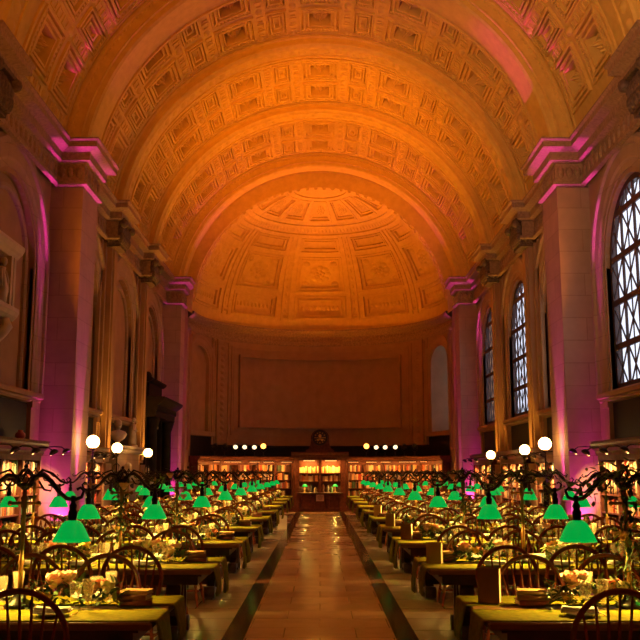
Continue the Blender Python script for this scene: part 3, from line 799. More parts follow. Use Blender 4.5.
def table_lamp(i, side, x, which):
    z = .765
    if not (seen(side*(x-.36), TY[i], 1.3, 25) or seen(side*(x+.36), TY[i], 1.3, 25)): return
    t = thing('table_lamp', 'bronze table lamp, scrolled arms and two green shades, %s end, %s' % ('aisle' if which == 0 else 'wall', table_words(i, side)), 'lamp', (side*x, TY[i], z), 0, 'green-shaded table lamps')
    for nm in ('base', 'post', 'crossbar', 'finial'): inst(nm, LM[nm], t)
    for s in (-1, 1):
        a = inst('arm', LM['arm%d' % s], t)
        inst('shade_holder', LM['holder'], a, (s*.36, 0, .575))
        sh = inst('lamp_shade', LM['shade'], t, (s*.36, 0, .59)); sh['label'] = 'green glass shade'
        inst('bulb', LM['bulb'], t, (s*.36, 0, .605))
        l = bpy.data.objects.new('bulb_light', LAMPL); COL.objects.link(l); l.parent = t; l.location = (s*.36, 0, .53)
LX = {(0, -1): 2.18, (0, 1): 2.25, (1, -1): 2.16, (1, 1): 2.20}
for i in range(10):
    for side in (-1, 1):
        table_lamp(i, side, LX.get((i, side), 2.06), 0)
        table_lamp(i, side, 4.12, 1)

# ---------------------------------------------------------------- globe standards along the walls
def globe_lamp(side, x, y, z, r, word):
    t = thing('globe_lamp', 'white globe on dark bronze standard, ' + word, 'lamp', (side*x, y, 0), 0, 'globe lamps on standards')
    MB().lathe([(.2, 0), (.2, .06), (.15, .1), (.12, .2), (.11, .8), (.13, .9), (.1, 1.0), (.085, 1.05), (.085, z-r-.62), (.16, z-r-.58), (.17, z-r-.54), (.04, z-r-.50)], 14).build('pedestal', bronze, t)
    b = MB().lathe([(.022, z-r-.52), (.018, z-r-.06), (.06, z-r-.03), (.065, z-r+.02)], 10)
    for k in range(4):
        a = pi/4+k*pi/2; b.tube([(.03*cos(a), .03*sin(a), z-r-.5), (.12*cos(a), .12*sin(a), z-r-.42), (.1*cos(a), .1*sin(a), z-r-.32), (.02*cos(a), .02*sin(a), z-r-.25)], .008, 5)
    b.build('rod', bronze, t)
    g = MB().ball((0, 0, z), r, 20, 14).build('globe', globem, t)
for side, lst in ((-1, [(5.2, 20.8, 2.4, .148, 'beside the left front pier'), (5.2, 23.3, 2.32, .132, 'in front of the left mantel and bust'), (5.2, 27.5, 2.28, .132, 'beside the black marble portal')]),
                  (1, [(5.2, 21.0, 2.36, .148, 'beside the right front pier'), (5.2, 23.1, 2.27, .13, 'between two others by right windows'), (5.2, 27.7, 2.22, .13, 'farthest along the right windows')])):
    for a in lst: globe_lamp(side, *a)

# ---------------------------------------------------------------- table settings
def set_meshes():
    m = {}
    b = MB().lathe([(.06, 0), (.075, .003), (.105, .012), (.128, .018), (.128, .021), (.10, .015), (.07, .007), (.001, .007)], 22); m['plate'] = to_mesh(b, 'plate', china)
    b = MB()   # folded linen napkin, a loose tri-fold
    n = 8
    for lay, (w, l, z) in enumerate(((.062, .125, .001), (.058, .12, .011), (.05, .115, .021))):
        vs = [(x*w*(1-.05*lay), y*l, z+h+.006*sin(3*x+2*y+lay)) for h in (0, .009) for y in (-1, -.33, .33, 1) for x in (-1, -.4, .4, 1)]
        fs = []
        for q in range(3):
            for p in range(3): a = q*4+p; fs += [(a, a+1, a+5, a+4), (16+a+4, 16+a+5, 16+a+1, 16+a)]
        for q in range(3): fs += [(q*4, q*4+4, 20+q*4, 16+q*4), (q*4+3, 19+q*4, 23+q*4, q*4+7), (q, q+16, q+17, q+1), (12+q, 13+q, 29+q, 28+q)]
        b.add(vs, fs, True)
    m['napkin'] = to_mesh(b, 'napkin', whitecloth)
    gob = [(.036, 0), (.036, .003), (.008, .01), (.006, .06), (.012, .075), (.032, .09), (.042, .13), (.043, .165), (.041, .185)]
    b = MB().lathe(gob+[(r-.0025, z) for r, z in gob[::-1][:-4]], 14, cap=False); m['goblet'] = to_mesh(b, 'goblet', glassm)
    fl = [(.034, 0), (.034, .003), (.008, .01), (.007, .03), (.012, .042), (.022, .07), (.032, .12), (.040, .18), (.045, .215)]
    b = MB()
    nn = 24; vs = []; prof = fl+[(r-.003, z) for r, z in fl[::-1][:-4]]
    for r, z in prof:
        for i in range(nn): a = 2*pi*i/nn; q = r*(1+(.035 if (i % 2 and .06 < z < .2) else 0)); vs.append((q*cos(a), q*sin(a), z))
    b.add(vs, [(j*nn+i, j*nn+(i+1) % nn, (j+1)*nn+(i+1) % nn, (j+1)*nn+i) for j in range(len(prof)-1) for i in range(nn)], True)
    m['tumbler'] = to_mesh(b, 'cut_glass', cutm)
    b = MB().lathe([(.001, .09), (.028, .092), (.033, .14), (.036, .17), (.001, .17)], 12, cap=False); m['wine'] = to_mesh(b, 'wine', rosew)
    b = MB()
    b.tube([(0, -.10, .003), (0, -.02, .005), (0, .03, .003), (0, .10, .002)], [.005, .006, .004, .007], 6, flat=.5); m['knife'] = to_mesh(b, 'knife', gold)
    return m
SM = set_meshes()
def rose_mesh(seed, r=.045, mt=rosep):
    q = random.Random(seed); b = MB(); b.ball((0, 0, 0), r*.55, 8, 6)
    for ringi, (n, rr, tilt) in enumerate(((4, .55, 1.25), (5, .8, .95), (6, 1.0, .6))):
        for k in range(n):
            a = 2*pi*k/n+ringi*.5+q.uniform(-.1, .1); M = Matrix.Rotation(a, 4, 'Z') @ Matrix.Rotation(-tilt, 4, 'Y')
            vs = []
            for u in range(4):
                for v in range(5):
                    t = u/3; w = (-1+v/2)*.55*r*(.5+sin(pi*(.25+.55*t)))*1.0
                    vs.append((rr*r*t*1.15+r*.15, w, .22*r*(1-abs(-1+v/2))*-1+.25*r*t*t))
            b.add(vs, [(u*5+v, u*5+v+1, u*5+v+6, u*5+v+5) for u in range(3) for v in range(4)], True, M)
    return to_mesh(b, 'rose', mt)
ROSES = [rose_mesh(1, .05, rosep), rose_mesh(2, .042, rosew), rose_mesh(3, .036, roser), rose_mesh(4, .034, rosey), rose_mesh(5, .046, rosep), rose_mesh(6, .04, rosew)]
def leaf(b, p, d, up, L, w):
    d = d.normalized(); s = d.cross(up).normalized(); n = s.cross(d)
    vs = [p, p+d*L*.35+s*w*.5+n*w*.1, p+d*L*.35-s*w*.5+n*w*.1, p+d*L*.35-n*w*.08, p+d*L*.72+s*w*.36, p+d*L*.72-s*w*.36, p+d*L*.72-n*w*.06, p+d*L-n*w*.2]
    b.add(vs, [(0, 1, 3), (0, 3, 2), (1, 4, 6, 3), (3, 6, 5, 2), (4, 7, 6), (6, 7, 5)], True)
def foliage_mesh(L, w, h, n, seed, mt, fn=None, ls=.09):
    q = random.Random(seed); b = MB()
    b.tube([(-L/2+L*k/8, .02*sin(k*2), .012) for k in range(9)], .006, 5) if fn is None else None
    for k in range(n):
        if fn: p, d = fn(q)
        else:
            p = Vector((q.uniform(-L/2, L/2), q.gauss(0, w*.3), q.uniform(.008, h))); d = Vector((q.uniform(-1, 1), q.uniform(-1, 1), q.uniform(-.1, .7)))
        leaf(b, p, d, Vector((0.1, .2, 1)), q.uniform(.6, 1.2)*ls, q.uniform(.3, .5)*ls)
    return to_mesh(b, 'foliage', mt)
GAR = [foliage_mesh(.66, .2, .17, 190, s, leafm if s % 2 else leafd) for s in range(4)]
def garland(i, side, x, y, k, rich, where):
    grp = 'floral garlands on the tables'
    t = thing('floral_garland', 'floral garland of greenery and roses, %s, %s' % (where, table_words(i, side)), 'flowers', (x, y, .768), 0, grp)
    inst('foliage', GAR[k % 4], t)
    q = random.Random(i*100+k*7+side)
    for j in range(rich):
        o = inst('rose', ROSES[q.randrange(6)], t, (-.27+.54*(j+.5)/rich+q.uniform(-.03, .03), q.uniform(-.07, .07), .06+q.uniform(0, .13)), q.uniform(0, 6)); o.scale = (1.25,)*3
        o.rotation_euler[0] = q.uniform(-.5, .5); o.rotation_euler[1] = q.uniform(-.4, .4)
q = random.Random(11)
for i in range(10):
    for side in (-1, 1):
        tw = table_words(i, side)
        # centre line flowers between the lamps and the glasses
        for k, x in enumerate((1.80 if (i, side) != (0, 1) else 2.0, 2.72, 3.5, 4.5)):
            if seen(side*x, TY[i], .9, 10):
                garland(i, side, side*(x+q.uniform(-.05, .05)), TY[i]+q.uniform(-.05, .05), k, 11 if i < 5 else 8, ORD[k]+' from aisle')
        for near in (True, False):
            sgn = -1 if near else 1; rowname = 'camera side' if near else 'far side'
            for k, cx in enumerate(CHAIRX):
                x = side*(cx+q.uniform(-.03, .03)); y = TY[i]+sgn*.40
                if not seen(x, y, .8, 6): continue
                pl = '%s seat from aisle, %s, %s' % (ORD[k], rowname, tw)
                z = .776
                tag(inst('plate', SM['plate'], None, (x, y, z)), 'white dinner plate, '+pl, 'plate', 'dinner plates')
                o = inst('napkin', SM['napkin'], None, (x+q.uniform(-.01, .01), y, z+.019), q.uniform(-.5, .5)+pi/2); tag(o, 'folded white napkin on plate, '+pl, 'napkin', 'folded napkins')
                gx = x+.2; gy = y-sgn*.17+q.uniform(-.03, .03)
                o = inst('cut_glass', SM['tumbler'], None, (gx, gy, z-.0)); tag(o, 'cut water glass, '+pl, 'glass', 'cut water glasses')
                if i < 7:
                    g = inst('goblet', SM['goblet'], None, (gx-.105, gy-sgn*.05, z)); tag(g, 'stemmed wine goblet, '+pl, 'glass', 'stemmed goblets')
                if i < 3:
                    o = inst('knife', SM['knife'], None, (x+.15, y, z), 0); tag(o, 'gilt table knife, '+pl, 'cutlery', 'gilt knives')
# stacks of old books at the aisle ends, and menus standing on the tables
def near_book(name, loc, sx, sy, sz, c, rz, label, grp, cover):
    t = thing(name, label, 'book', loc, rz, grp)
    b = MB().box((-sx/2, -sy/2, 0), (sx/2, sy/2, .004)); b.box((-sx/2, -sy/2, sz-.004), (sx/2, sy/2, sz)); b.box((-sx/2, -sy/2, 0), (sx/2, -sy/2+.005, sz))
    b.tube([(-sx/2, -sy/2+.003, sz/2), (sx/2, -sy/2+.003, sz/2)], sz/2, 10, flat=.35)
    b.build('cover', BOOKM[c], t)
    MB().box((-sx/2+.006, -sy/2+.004, .004), (sx/2-.006, sy/2-.006, sz-.004)).build('pages', paper, t)
    return t
for i in range(6):
    for side in (-1, 1):
        x = side*(1.35 if i != 0 or side < 0 else 1.56); z = .777; y = TY[i]+.08
        for j, (c, sz) in enumerate((('maroon', .035), ('brown', .04), ('tan', .028))[:3 if i < 4 else 2]):
            near_book('old_book', (x+q.uniform(-.01, .01), y+q.uniform(-.01, .01), z), .23-.012*j, .165-.01*j, sz, c, q.uniform(-.2, .2),
                      '%s old book, %s of pile at aisle end, %s' % (c, ('bottom', 'middle', 'top')[j], table_words(i, side)), 'piles of old books', c); z += sz+.0005
menus = [(0, 1, 1.27, .16, 'brown', .25), (1, 1, 1.22, -.2, 'tan', .22), (2, 1, 1.25, 0, 'brown', .22), (3, 1, 1.25, -.2, 'tan', .22), (4, 1, 1.25, .1, 'tan', .24)]
for i, side, x, dy, c, h in menus:
    t = thing('standing_menu', '%s covered book standing upright, aisle end, %s' % (c, table_words(i, side)), 'book', (side*x, TY[i]+dy, .777), -.4, 'standing menu books')
    MB().box((-.085, -.036, 0), (.07, -.03, h)).box((-.085, .03, 0), (.07, .036, h)).box((-.09, -.036, 0), (-.085, .036, h)).build('cover', BOOKM[c], t)
    MB().box((-.084, -.029, .004), (.068, .029, h-.006)).build('pages', paper, t)

# leafy swags and vines hung on some lamps
def vine_fn(path, spread):
    P = [Vector(p) for p in path]
    def fn(q):
        t = q.random()*(len(P)-1); k = min(int(t), len(P)-2); p = P[k].lerp(P[k+1], t-k)
        return p+Vector((q.gauss(0, spread), q.gauss(0, spread), q.gauss(0, spread))), Vector((q.uniform(-1, 1), q.uniform(-1, 1), q.uniform(-1, .6)))
    return fn
def vine(i, side, x, word, paths, n, flowers, seed):
    t = thing('ivy_vine', 'leafy vine with flowers %s, %s' % (word, table_words(i, side)), 'vine', (side*x, TY[i], .765), 0, 'vines on the lamps')
    b = MB()
    for p in paths: b.tube(p, .008, 5)
    for k, p in enumerate(paths):
        fn = vine_fn(p, .05)
        me = foliage_mesh(1, 1, 1, n, seed+k, leafd, fn, .085); inst('foliage', me, t)
    b.build('stem', leafd, t)
    for x_, y_, z_, k in flowers: inst('rose', ROSES[k], t, (x_, y_, z_))
post = [(.03*cos(a*2), .03*sin(a*2), .15+.75*a/9) for a in range(10)]
arms = [(-.42, -.02, .84), (-.3, -.02, .82), (-.2, -.02, .90), (-.1, -.02, .96), (.05, -.02, .98), (.2, -.02, .92), (.3, 0, .8), (.36, 0, .6)]
vine(0, 1, 2.25, 'climbing over scrolled lamp near aisle', [post, arms], 110, [(.12, -.05, .72, 0), (-.05, -.06, .5, 4), (.2, -.05, .45, 0)], 50)
vine(1, -1, 2.16, 'wrapped round lamp post', [post], 110, [(.03, -.05, .8, 0), (-.03, -.05, .35, 3)], 54)
vine(2, -1, 2.06, 'climbing scrolled lamp near aisle', [post, arms], 70, [(-.1, -.05, .9, 0), (.1, -.05, .6, 4)], 57)
vine(1, 1, 2.20, 'trailing along lamp arms', [arms], 60, [(.2, -.05, .86, 0)], 60)
vine(2, 1, 2.06, 'wrapped round lamp post', [post, arms], 60, [(-.15, -.05, .88, 0)], 63)
vine(3, 1, 4.12, 'trailing on wall lamp', [post, arms], 60, [(0, -.06, .8, 0)], 66)

# ---------------------------------------------------------------- bookcases
BOOKS = []      # (distance, builder)
def book_spec(M, w, h, d, c, label): BOOKS.append((M, w, h, d, c, label))
def bookcase(name, label, M, width, height, depth, ncol, shelves, where, seed, amber=True, labelside=True, cornice=.3):
    """local frame: x along the case, y towards the viewer = -depth..0, z up"""
    t = thing(name, label, 'bookcase'); t.matrix_world = M
    top = height-cornice
    b = MB(); b.box((0, 0, 0), (width, .03, top)); b.box((0, -depth, 0), (width, 0, .14))
    for k in range(ncol+1):
        x = width*k/ncol; w = .05 if k in (0, ncol) else .04
        b.box((max(0, x-w), -depth-.015, 0), (min(width, x+w), 0, top))
    b.box((0, -depth-.015, top-.1), (width, 0, top))
    b.build('carcass', deadwood, t)
    b = MB(); b.prism([(0.03, 0), (-depth-.03, 0), (-depth-.05, .05), (-depth-.05, .09), (-depth-.12, .14), (-depth-.15, .2), (-depth-.15, .25), (-depth-.18, .3), (0.03, .3)], -.06, width+.06, Matrix.Translation((0, 0, top)) @ Matrix.Diagonal((1, 1, cornice/.3, 1)), ax='x')
    b.build('cornice', deadwood, t)
    q = random.Random(seed); keys = ['tan', 'cream', 'red', 'brown', 'orange', 'tan', 'cream', 'brown', 'black', 'maroon', 'green', 'grey']
    for r, (z, hh) in enumerate(shelves):
        s = MB().box((.03, -depth, z-.03), (width-.03, 0, z)); s.build('shelf', deadwood, t)
        for k in range(ncol):
            x = width*k/ncol+.055; xe = width*(k+1)/ncol-.055; n = 0
            gap = q.random() < .18
            while x < xe-.08:
                w = q.choice((.045, .055, .065, .075, .085)); h = hh*q.uniform(.66, .93); c = q.choice(keys)
                if gap and x > xe-.3: break
                n += 1
                lab = '%s book, %s from left, %s shelf %s of %s' % (c, ORD[min(n-1, 28)], ORD[r], ('in column %s' % ('one', 'two', 'three', 'four', 'five')[k]) if ncol > 1 else '', where)
                book_spec(M @ Matrix.Translation((x, -depth+.03+q.uniform(0, .03), z)), w-.003, h, depth*.6, c, lab.replace('  ', ' '))
                x += w
    return t
def frame_at(x, y, ang): return Matrix.Translation((x, y, 0)) @ Matrix.Rotation(ang, 4, 'Z')
SHELV = [(1.64, .34), (1.27, .33), (.90, .33), (.5, .35)]
def side_case(side, y0, y1, ncol, where, label, seed):
    d = .34; xb = XW-.02
    # viewer looks along +x on the right side (case faces -x) and the other way on the left
    M = frame_at(side*xb, y0 if side < 0 else y1, pi/2 if side < 0 else -pi/2)
    bookcase('bookcase', label, M, y1-y0, 2.36, d, ncol, SHELV, where, seed)
    n = max(1, ncol)
    for k in range(n):
        y = y0+(y1-y0)*(k+.5)/n
        picture_light(side, xb-d-.18, y, 2.16, k, where)
    if y1 < 20: picture_light(side, xb-d-.18, y1+.33, 2.2, n, where, .56)
def picture_light(side, x, y, z, k, where, back=.1):
    t = thing('reading_light', 'small dark hooded lamp reaching out, %s along %s' % (ORD[k], where), 'lamp', (side*x, y, z), 0, 'hooded bookcase lamps')
    b = MB().tube([(side*back, 0, .02), (0, 0, .06), (-side*.16, 0, .05), (-side*.24, 0, .0)], .014, 7); b.build('arm', bronze, t)
    M = Matrix.Translation((-side*.26, 0, -.03)) @ Matrix.Rotation(side*.5, 4, 'Y')
    b = MB(); b.lathe([(.02, .05), (.05, .04), (.09, 0), (.10, -.04), (.094, -.04), (.084, 0), (.02, .03)], 14, M, cap=False); b.build('hood', bronze, t)
    l = light('reading_bulb', 'SPOT', (-side*.27, 0, -.07), 330, (1, .58, .20), .03, (side*.25, 0, -.62), 105, .8, parent=t)
side_case(-1, 14.6, 19.35, 4, 'left front bookcase', 'tall mahogany bookcase against left wall before the front pier', 21)
side_case(1, 14.6, 19.4, 4, 'right front bookcase', 'tall mahogany bookcase under right front window before the pier', 22)
side_case(1, 21.9, 25.0, 3, 'second right bookcase', 'mahogany bookcase just behind the right front pier', 23)
side_case(1, 26.5, 29.9, 3, 'third right bookcase', 'mahogany bookcase between the two right pilasters', 24)
side_case(1, 31.5, 35.2, 3, 'fourth right bookcase', 'mahogany bookcase before the right back pier', 25)
side_case(-1, 21.9, 24.9, 3, 'second left bookcase', 'mahogany bookcase just behind the left front pier', 26)
# apse: cases stand on a ring, turned towards the hall
NODES = [(-5.0, 37.1), (-4.25, 38.7), (-2.72, 39.6), (-1.16, 39.9), (1.16, 39.9), (2.72, 39.6), (4.25, 38.7), (5.0, 37.1)]   # front corners
def apse_case(a0, a1, ncol, label, where, seed):
    p0 = Vector((*NODES[a0], 0)); p1 = Vector((*NODES[a1], 0)); nv = Vector((-(p1-p0).y, (p1-p0).x, 0)).normalized()*.36
    sh = (p1-p0).normalized()*.02; p0 = p0+nv+sh; p1 = p1+nv-sh
    w = (p1-p0).length; ang = atan2(p1.y-p0.y, p1.x-p0.x)
    M = frame_at(p0.x, p0.y, ang)
    bookcase('bookcase', label, M, w, 2.36, .36, ncol, [(1.72, .34), (1.36, .32), (1.0, .32), (.62, .33)], where, seed, cornice=.26)
    for k in range(ncol):
        c = M @ Vector((w*(k+.5)/ncol, -1.0, 2.12))
        t = thing('shelf_light', 'amber strip lamp, %s above %s' % (ORD[k], where), 'lamp', c, ang, 'amber strip lamps of the apse cases')
        MB().box((-.24, -.03, 0), (.24, .03, .05)).box((-.012, .03, .03), (.012, .75, .05)).build('housing', bronze, t)
        MB().box((-.22, -.02, -.012), (.22, .025, 0)).build('tube', stripm_, t)
        l = light('shelf_bulb', 'AREA', (0, 0.0, -.02), 19, (1, .42, .08), parent=t); l.data.shape = 'RECTANGLE'; l.data.size = .44; l.data.size_y = .05
        l.rotation_euler = (R_(45), 0, 0)
apse_case(0, 1, 2, 'curved row bookcase at far left of apse beside pier', 'far left apse case', 31)
apse_case(1, 2, 2, 'apse bookcase second from left', 'second left apse case', 32)
apse_case(2, 3, 2, 'apse bookcase just left of the central cabinet', 'apse case left of cabinet', 33)
apse_case(4, 5, 2, 'apse bookcase just right of the central cabinet', 'apse case right of cabinet', 34)
apse_case(5, 6, 2, 'apse bookcase second from right', 'second right apse case', 35)
apse_case(6, 7, 2, 'curved row bookcase at far right of apse beside pier', 'far right apse case', 36)
# central cabinet with two lit bays, counter front and notice
YB = 40.75; YF = 39.75
cab = thing('central_cabinet', 'large dark mahogany cabinet in the apse with two lit bays', 'cabinet', (0, YF, 0))
b = MB(); H = 2.36
b.box((-1.12, .0, 0), (-.92, 1.0, H)); b.box((.92, .0, 0), (1.12, 1.0, H)); b.box((-.05, .05, .86), (.05, .6, H-.15)); b.box((-.95, .6, .8), (.95, .66, H))
b.box((-1.0, .02, H-.16), (1.0, 1.0, H)); b.box((-.95, .06, 0), (.95, .9, .8))
for s in (-1, 1): b.box((s*1.02-.12, -.05, 0), (s*1.02+.12, .0, H-.1)); b.box((s*1.02-.15, -.07, 0), (s*1.02+.15, .0, .2))
b.build('carcass', deadwood, cab)
b = MB().prism([(1.0, 0), (-.06, 0), (-.1, .06), (-.1, .1), (-.2, .18), (-.22, .24), (1.0, .24)], -1.25, 1.25, Matrix.Translation((0, 0, H-.04)), ax='x'); b.build('cornice', deadwood, cab)
b = MB().box((-1.0, -.14, .76), (1.0, .1, .82), ch=.01); b.build('counter_top', oak, cab)
b = MB()
for x0, x1 in ((-.88, -.34), (-.30, .30), (.34, .88)): coffer(b, lambda u, v, d: (u, .055+d*.5, v), (x0, x1, .1, .74), [(0, 0, -.06), (.05, .05, -.06), (.07, .07, .0)], 1, 1)
b.build('panelled_front', deadwood, cab)
for z in (1.30, 1.66): MB().box((-.95, .1, z-.03), (.95, .62, z)).build('shelf', deadwood, cab)
for s in (-1, 1):
    l = light('cabinet_bulb', 'AREA', (s*.47, .12, H-.2), 80, (1, .42, .08), parent=cab); l.data.size = .5
    l.rotation_euler = (R_(30), 0, 0)
    MB().box((s*.47-.25, .1, H-.19), (s*.47+.25, .18, H-.16)).build('strip_lamp', stripm_, cab)
q = random.Random(77)
for r, (z, hh) in enumerate([(1.66, .34), (1.30, .33)]):
    for s in (-1, 1):
        x = -.9 if s < 0 else .07; n = 0
        while x < (-.1 if s < 0 else .86):
            w = q.choice((.05, .06, .07, .08)); n += 1; c = q.choice(['cream', 'tan', 'cream', 'orange', 'brown', 'tan'])
            book_spec(Matrix.Translation((x, YF+.2, z)), w-.003, hh*q.uniform(.62, .9), .22, c, '%s book, %s from left, %s shelf of %s cabinet bay' % (c, ORD[n-1], ORD[r], SIDE(s))); x += w
t = thing('counter_lamp', 'small green-shaded lamp on the left of cabinet counter', 'lamp', (-.66, YF+.12, .82))
for s in (-1, 1):
    if s > 0: t = thing('counter_lamp', 'small green-shaded lamp on the right of cabinet counter', 'lamp', (.66, YF+.12, .82))
    MB().lathe([(.08, 0), (.07, .02), (.015, .04), (.012, .3), (.02, .32)], 12).build('base', brass, t)
    MB().lathe([(.03, .36), (.07, .34), (.12, .27), (.125, .25), (.118, .25), (.065, .335), (.028, .352)], 16, cap=False).build('lamp_shade', shadem, t)
    l = light('bulb_light', 'POINT', (0, 0, .24), 22, WARM, .03, parent=t)
for k, (x, c, h) in enumerate(((-.35, 'black', .34), (-.2, 'cream', .22), (.14, 'brown', .36), (.34, 'grey', .30), (.5, 'green', .26))):
    b = MB().lathe([(.07, 0), (.08, .02), (.05, .08), (.075, h*.5), (.06, h*.8), (.03, h*.9), (.04, h)], 14)
    tag(b.build('desk_vase', BOOKM[c], None, (x, YF+.25, .822)), '%s vase standing on the apse cabinet counter' % c, 'vase', 'vases on the cabinet counter')
nt_ = thing('notice', 'paper notice fixed to the front of the apse cabinet', 'notice', (0, YF-.01, .60))
MB().box((-.17, -.02, -.15), (.17, -.008, .13)).build('sheet', noticem, nt_)
b = MB()
for k, w in enumerate((.05, .11, .11, .09, .11, .06)): b.box((-w, -.023, .08-.035*k), (w, -.0195, .092-.035*k))
b.build('print', inkm, nt_)
# clock on the cabinet
ck = thing('clock', 'round dark clock with gilt ornament on top of the apse cabinet', 'clock', (0, YF+.3, H+.205))
b = MB().prism([(-.62, 0), (-.62, .08), (-.5, .14), (-.42, .3), (-.40, .5)]+[(-.40*cos(pi*k/14), .62+.36*sin(pi*k/14)) for k in range(15)]+[(.40, .5), (.42, .3), (.5, .14), (.62, .08), (.62, 0)], -.12, .2); b.build('case', deadwood, ck)
MD = Matrix.Translation((0, -.12, .62)) @ Matrix.Rotation(pi/2, 4, 'X')
b = MB().lathe([(.31, 0), (.34, .03), (.32, .06), (.28, .05), (.27, .01)], 28, MD, cap=False); b.build('bezel', bronze, ck)
b = MB().lathe([(.28, .0), (.28, .02), (.001, .02)], 28, MD, cap=True); b.build('dial', clockf, ck)
b = MB()
for k in range(12):
    a = k*pi/6; M = Matrix.Translation((.225*sin(a), -.147, .62+.225*cos(a))) @ Matrix.Rotation(a, 4, 'Y'); b.box((-.012, -.004, -.025), (.012, .004, .025), M)
b.build('hour_mark', gold, ck)['kind'] = 'stuff'
b = MB(); b.tube([(-.2, -.155, .62), (0, -.16, .60), (.2, -.155, .62)], .012, 6); b.ball((0, -.15, .7), .07, 8, 6, sq=(1, .3, 1))
for s in (-1, 1): b.ball((s*.09, -.15, .52), .05, 8, 6, sq=(1.2, .3, .8)); b.tube([(0, -.155, .56), (s*.08, -.155, .5), (s*.15, -.155, .55)], .012, 6)
b.build('ornament', gold, ck)
b = MB(); b.box((-.008, -.166, .62), (.008, -.162, .78)); b.box((0, -.166, .612), (.12, -.162, .626)); b.build('hands', gold, ck)

# books: individuals for the largest 300, the far rest as one mass
def bvis(bk): p = bk[0].translation; return seen(p.x, p.y, p.z, 3) and p.z > 1.2-.2*(p.y < 20)
BOOKS.sort(key=lambda bk: (not bvis(bk), bk[0].translation.y))
def book_geo(b, w, h, d, M=None):
    b.box((0, .012, 0), (w, d, h), M)
    b.add([(0, .012, 0), (w*.25, .003, 0), (w*.75, .003, 0), (w, .012, 0), (0, .012, h), (w*.25, .003, h), (w*.75, .003, h), (w, .012, h)], [(0, 1, 5, 4), (1, 2, 6, 5), (2, 3, 7, 6), (0, 3, 2, 1), (4, 5, 6, 7)], True, M)
    for f in (.2, .78): b.box((-.0005, .0015, h*f), (w+.0005, .014, h*f+.012), M)
for k, (M, w, h, d, c, lab) in enumerate(BOOKS[:300]):
    b = MB(); book_geo(b, w, h, d); o = b.build('book', BOOKM[c]); o.matrix_world = M; tag(o, lab, 'book', 'books on the shelves')
rest = {}
for M, w, h, d, c, lab in BOOKS[300:]: book_geo(rest.setdefault(c, MB()), w, h, d, M)
if rest:
    me = bpy.data.meshes.new('book_rows'); vs = []; fs = []; mi = []
    for n_, (c, b) in enumerate(rest.items()):
        o0 = len(vs); vs += b.v; fs += [tuple(i+o0 for i in f) for f in b.f]; mi += [n_]*len(b.f); me.materials.append(BOOKM[c])
    me.from_pydata(vs, [], fs); me.polygons.foreach_set('material_index', mi); me.update()
    o = inst('book_rows', me); o['kind'] = 'stuff'; tag(o, 'remaining rows of books on the lower and farther shelves', 'books')

# ---------------------------------------------------------------- stage lights on the apse cases
def stage_light(x, y, z, state, k, side):
    lab = {'o': 'glaring orange stage light, nearest the clock', 'w': 'lit pale stage light', 'd': 'unlit black stage light'}[state]
    t = thing('stage_light', '%s, %s from the clock on the %s' % (lab.split(',')[0], ORD[k], SIDE(side)), 'light', (x, y, z), 0, 'stage lights on the apse cases')
    tilt = R_(-8 if state == 'o' else 18)
    M = Matrix.Translation((0, 0, .42)) @ Matrix.Rotation(pi/2+tilt, 4, 'X')
    MB().lathe([(.05, -.16), (.085, -.15), (.10, -.06), (.10, .10), (.112, .11), (.112, .13), (.098, .13), (.096, .09)], 16, M, cap=True if False else False).build('can', caninside, t)
    MB().lathe([(.095, .085), (.06, .10), (.001, .105)] if state != 'o' else [(.097, .10), (.115, .14), (.08, .165), (.001, .18)], 16, M).build('lens', {'o': lenso, 'w': lensw, 'd': lensd}[state], t)
    b = MB()
    b.tube([(-.125, 0, .43), (-.125, 0, .28), (-.06, 0, .2), (0, 0, .18), (.06, 0, .2), (.125, 0, .28), (.125, 0, .43)], .012, 6); b.lathe([(.1, 0), (.1, .015), (.02, .03), (.02, .2)], 12)
    b.build('yoke', caninside, t)
    return t
ZT = 2.37
for side, xs, st in ((-1, (2.51, 2.9, 3.31, 3.69, 4.14, 4.51), 'owwwdd'), (1, (2.06, 2.49, 2.88, 3.31, 3.69, 4.12), 'owwwdd')):
    for k, (x, s_) in enumerate(zip(xs, st)):
        x = x*.985; kk = [k_ for k_ in range(4, 7) if NODES[k_][0] <= x <= NODES[k_+1][0]][0]; (xa, ya), (xb, yb) = NODES[kk:kk+2]
        y = ya+(yb-ya)*(x-xa)/(xb-xa)+.12; x = side*x
        stage_light(x, y, ZT, s_, k, side)
        if s_ == 'o': light('stage_beam', 'SPOT', (x, y-.18, ZT+.44), 5600*K_ORANGE, ORANGE, .07, (x*.3, 20, 14.6), 58, .8)
        if s_ == 'w' and k == 2: light('stage_beam', 'SPOT', (x, y-.14, ZT+.5), 3200*K_ORANGE, ORANGE, .07, (-x*.5, 33.0, 14.5), 62, .9)
        if s_ == 'w' and k != 2: light('stage_beam', 'SPOT', (x, y-.14, ZT+.5), 1300*K_ORANGE, ORANGE, .07, (-side*(2.2 if k == 1 else 3.4), 39.6, 11.5), 50, .7)
        if s_ == 'd' and k == 5: light('stage_beam', 'SPOT', (x, y-.14, ZT+.5), 1200*K_ORANGE, ORANGE, .07, (-x*.2, 30.0, 14.5), 60, .9)

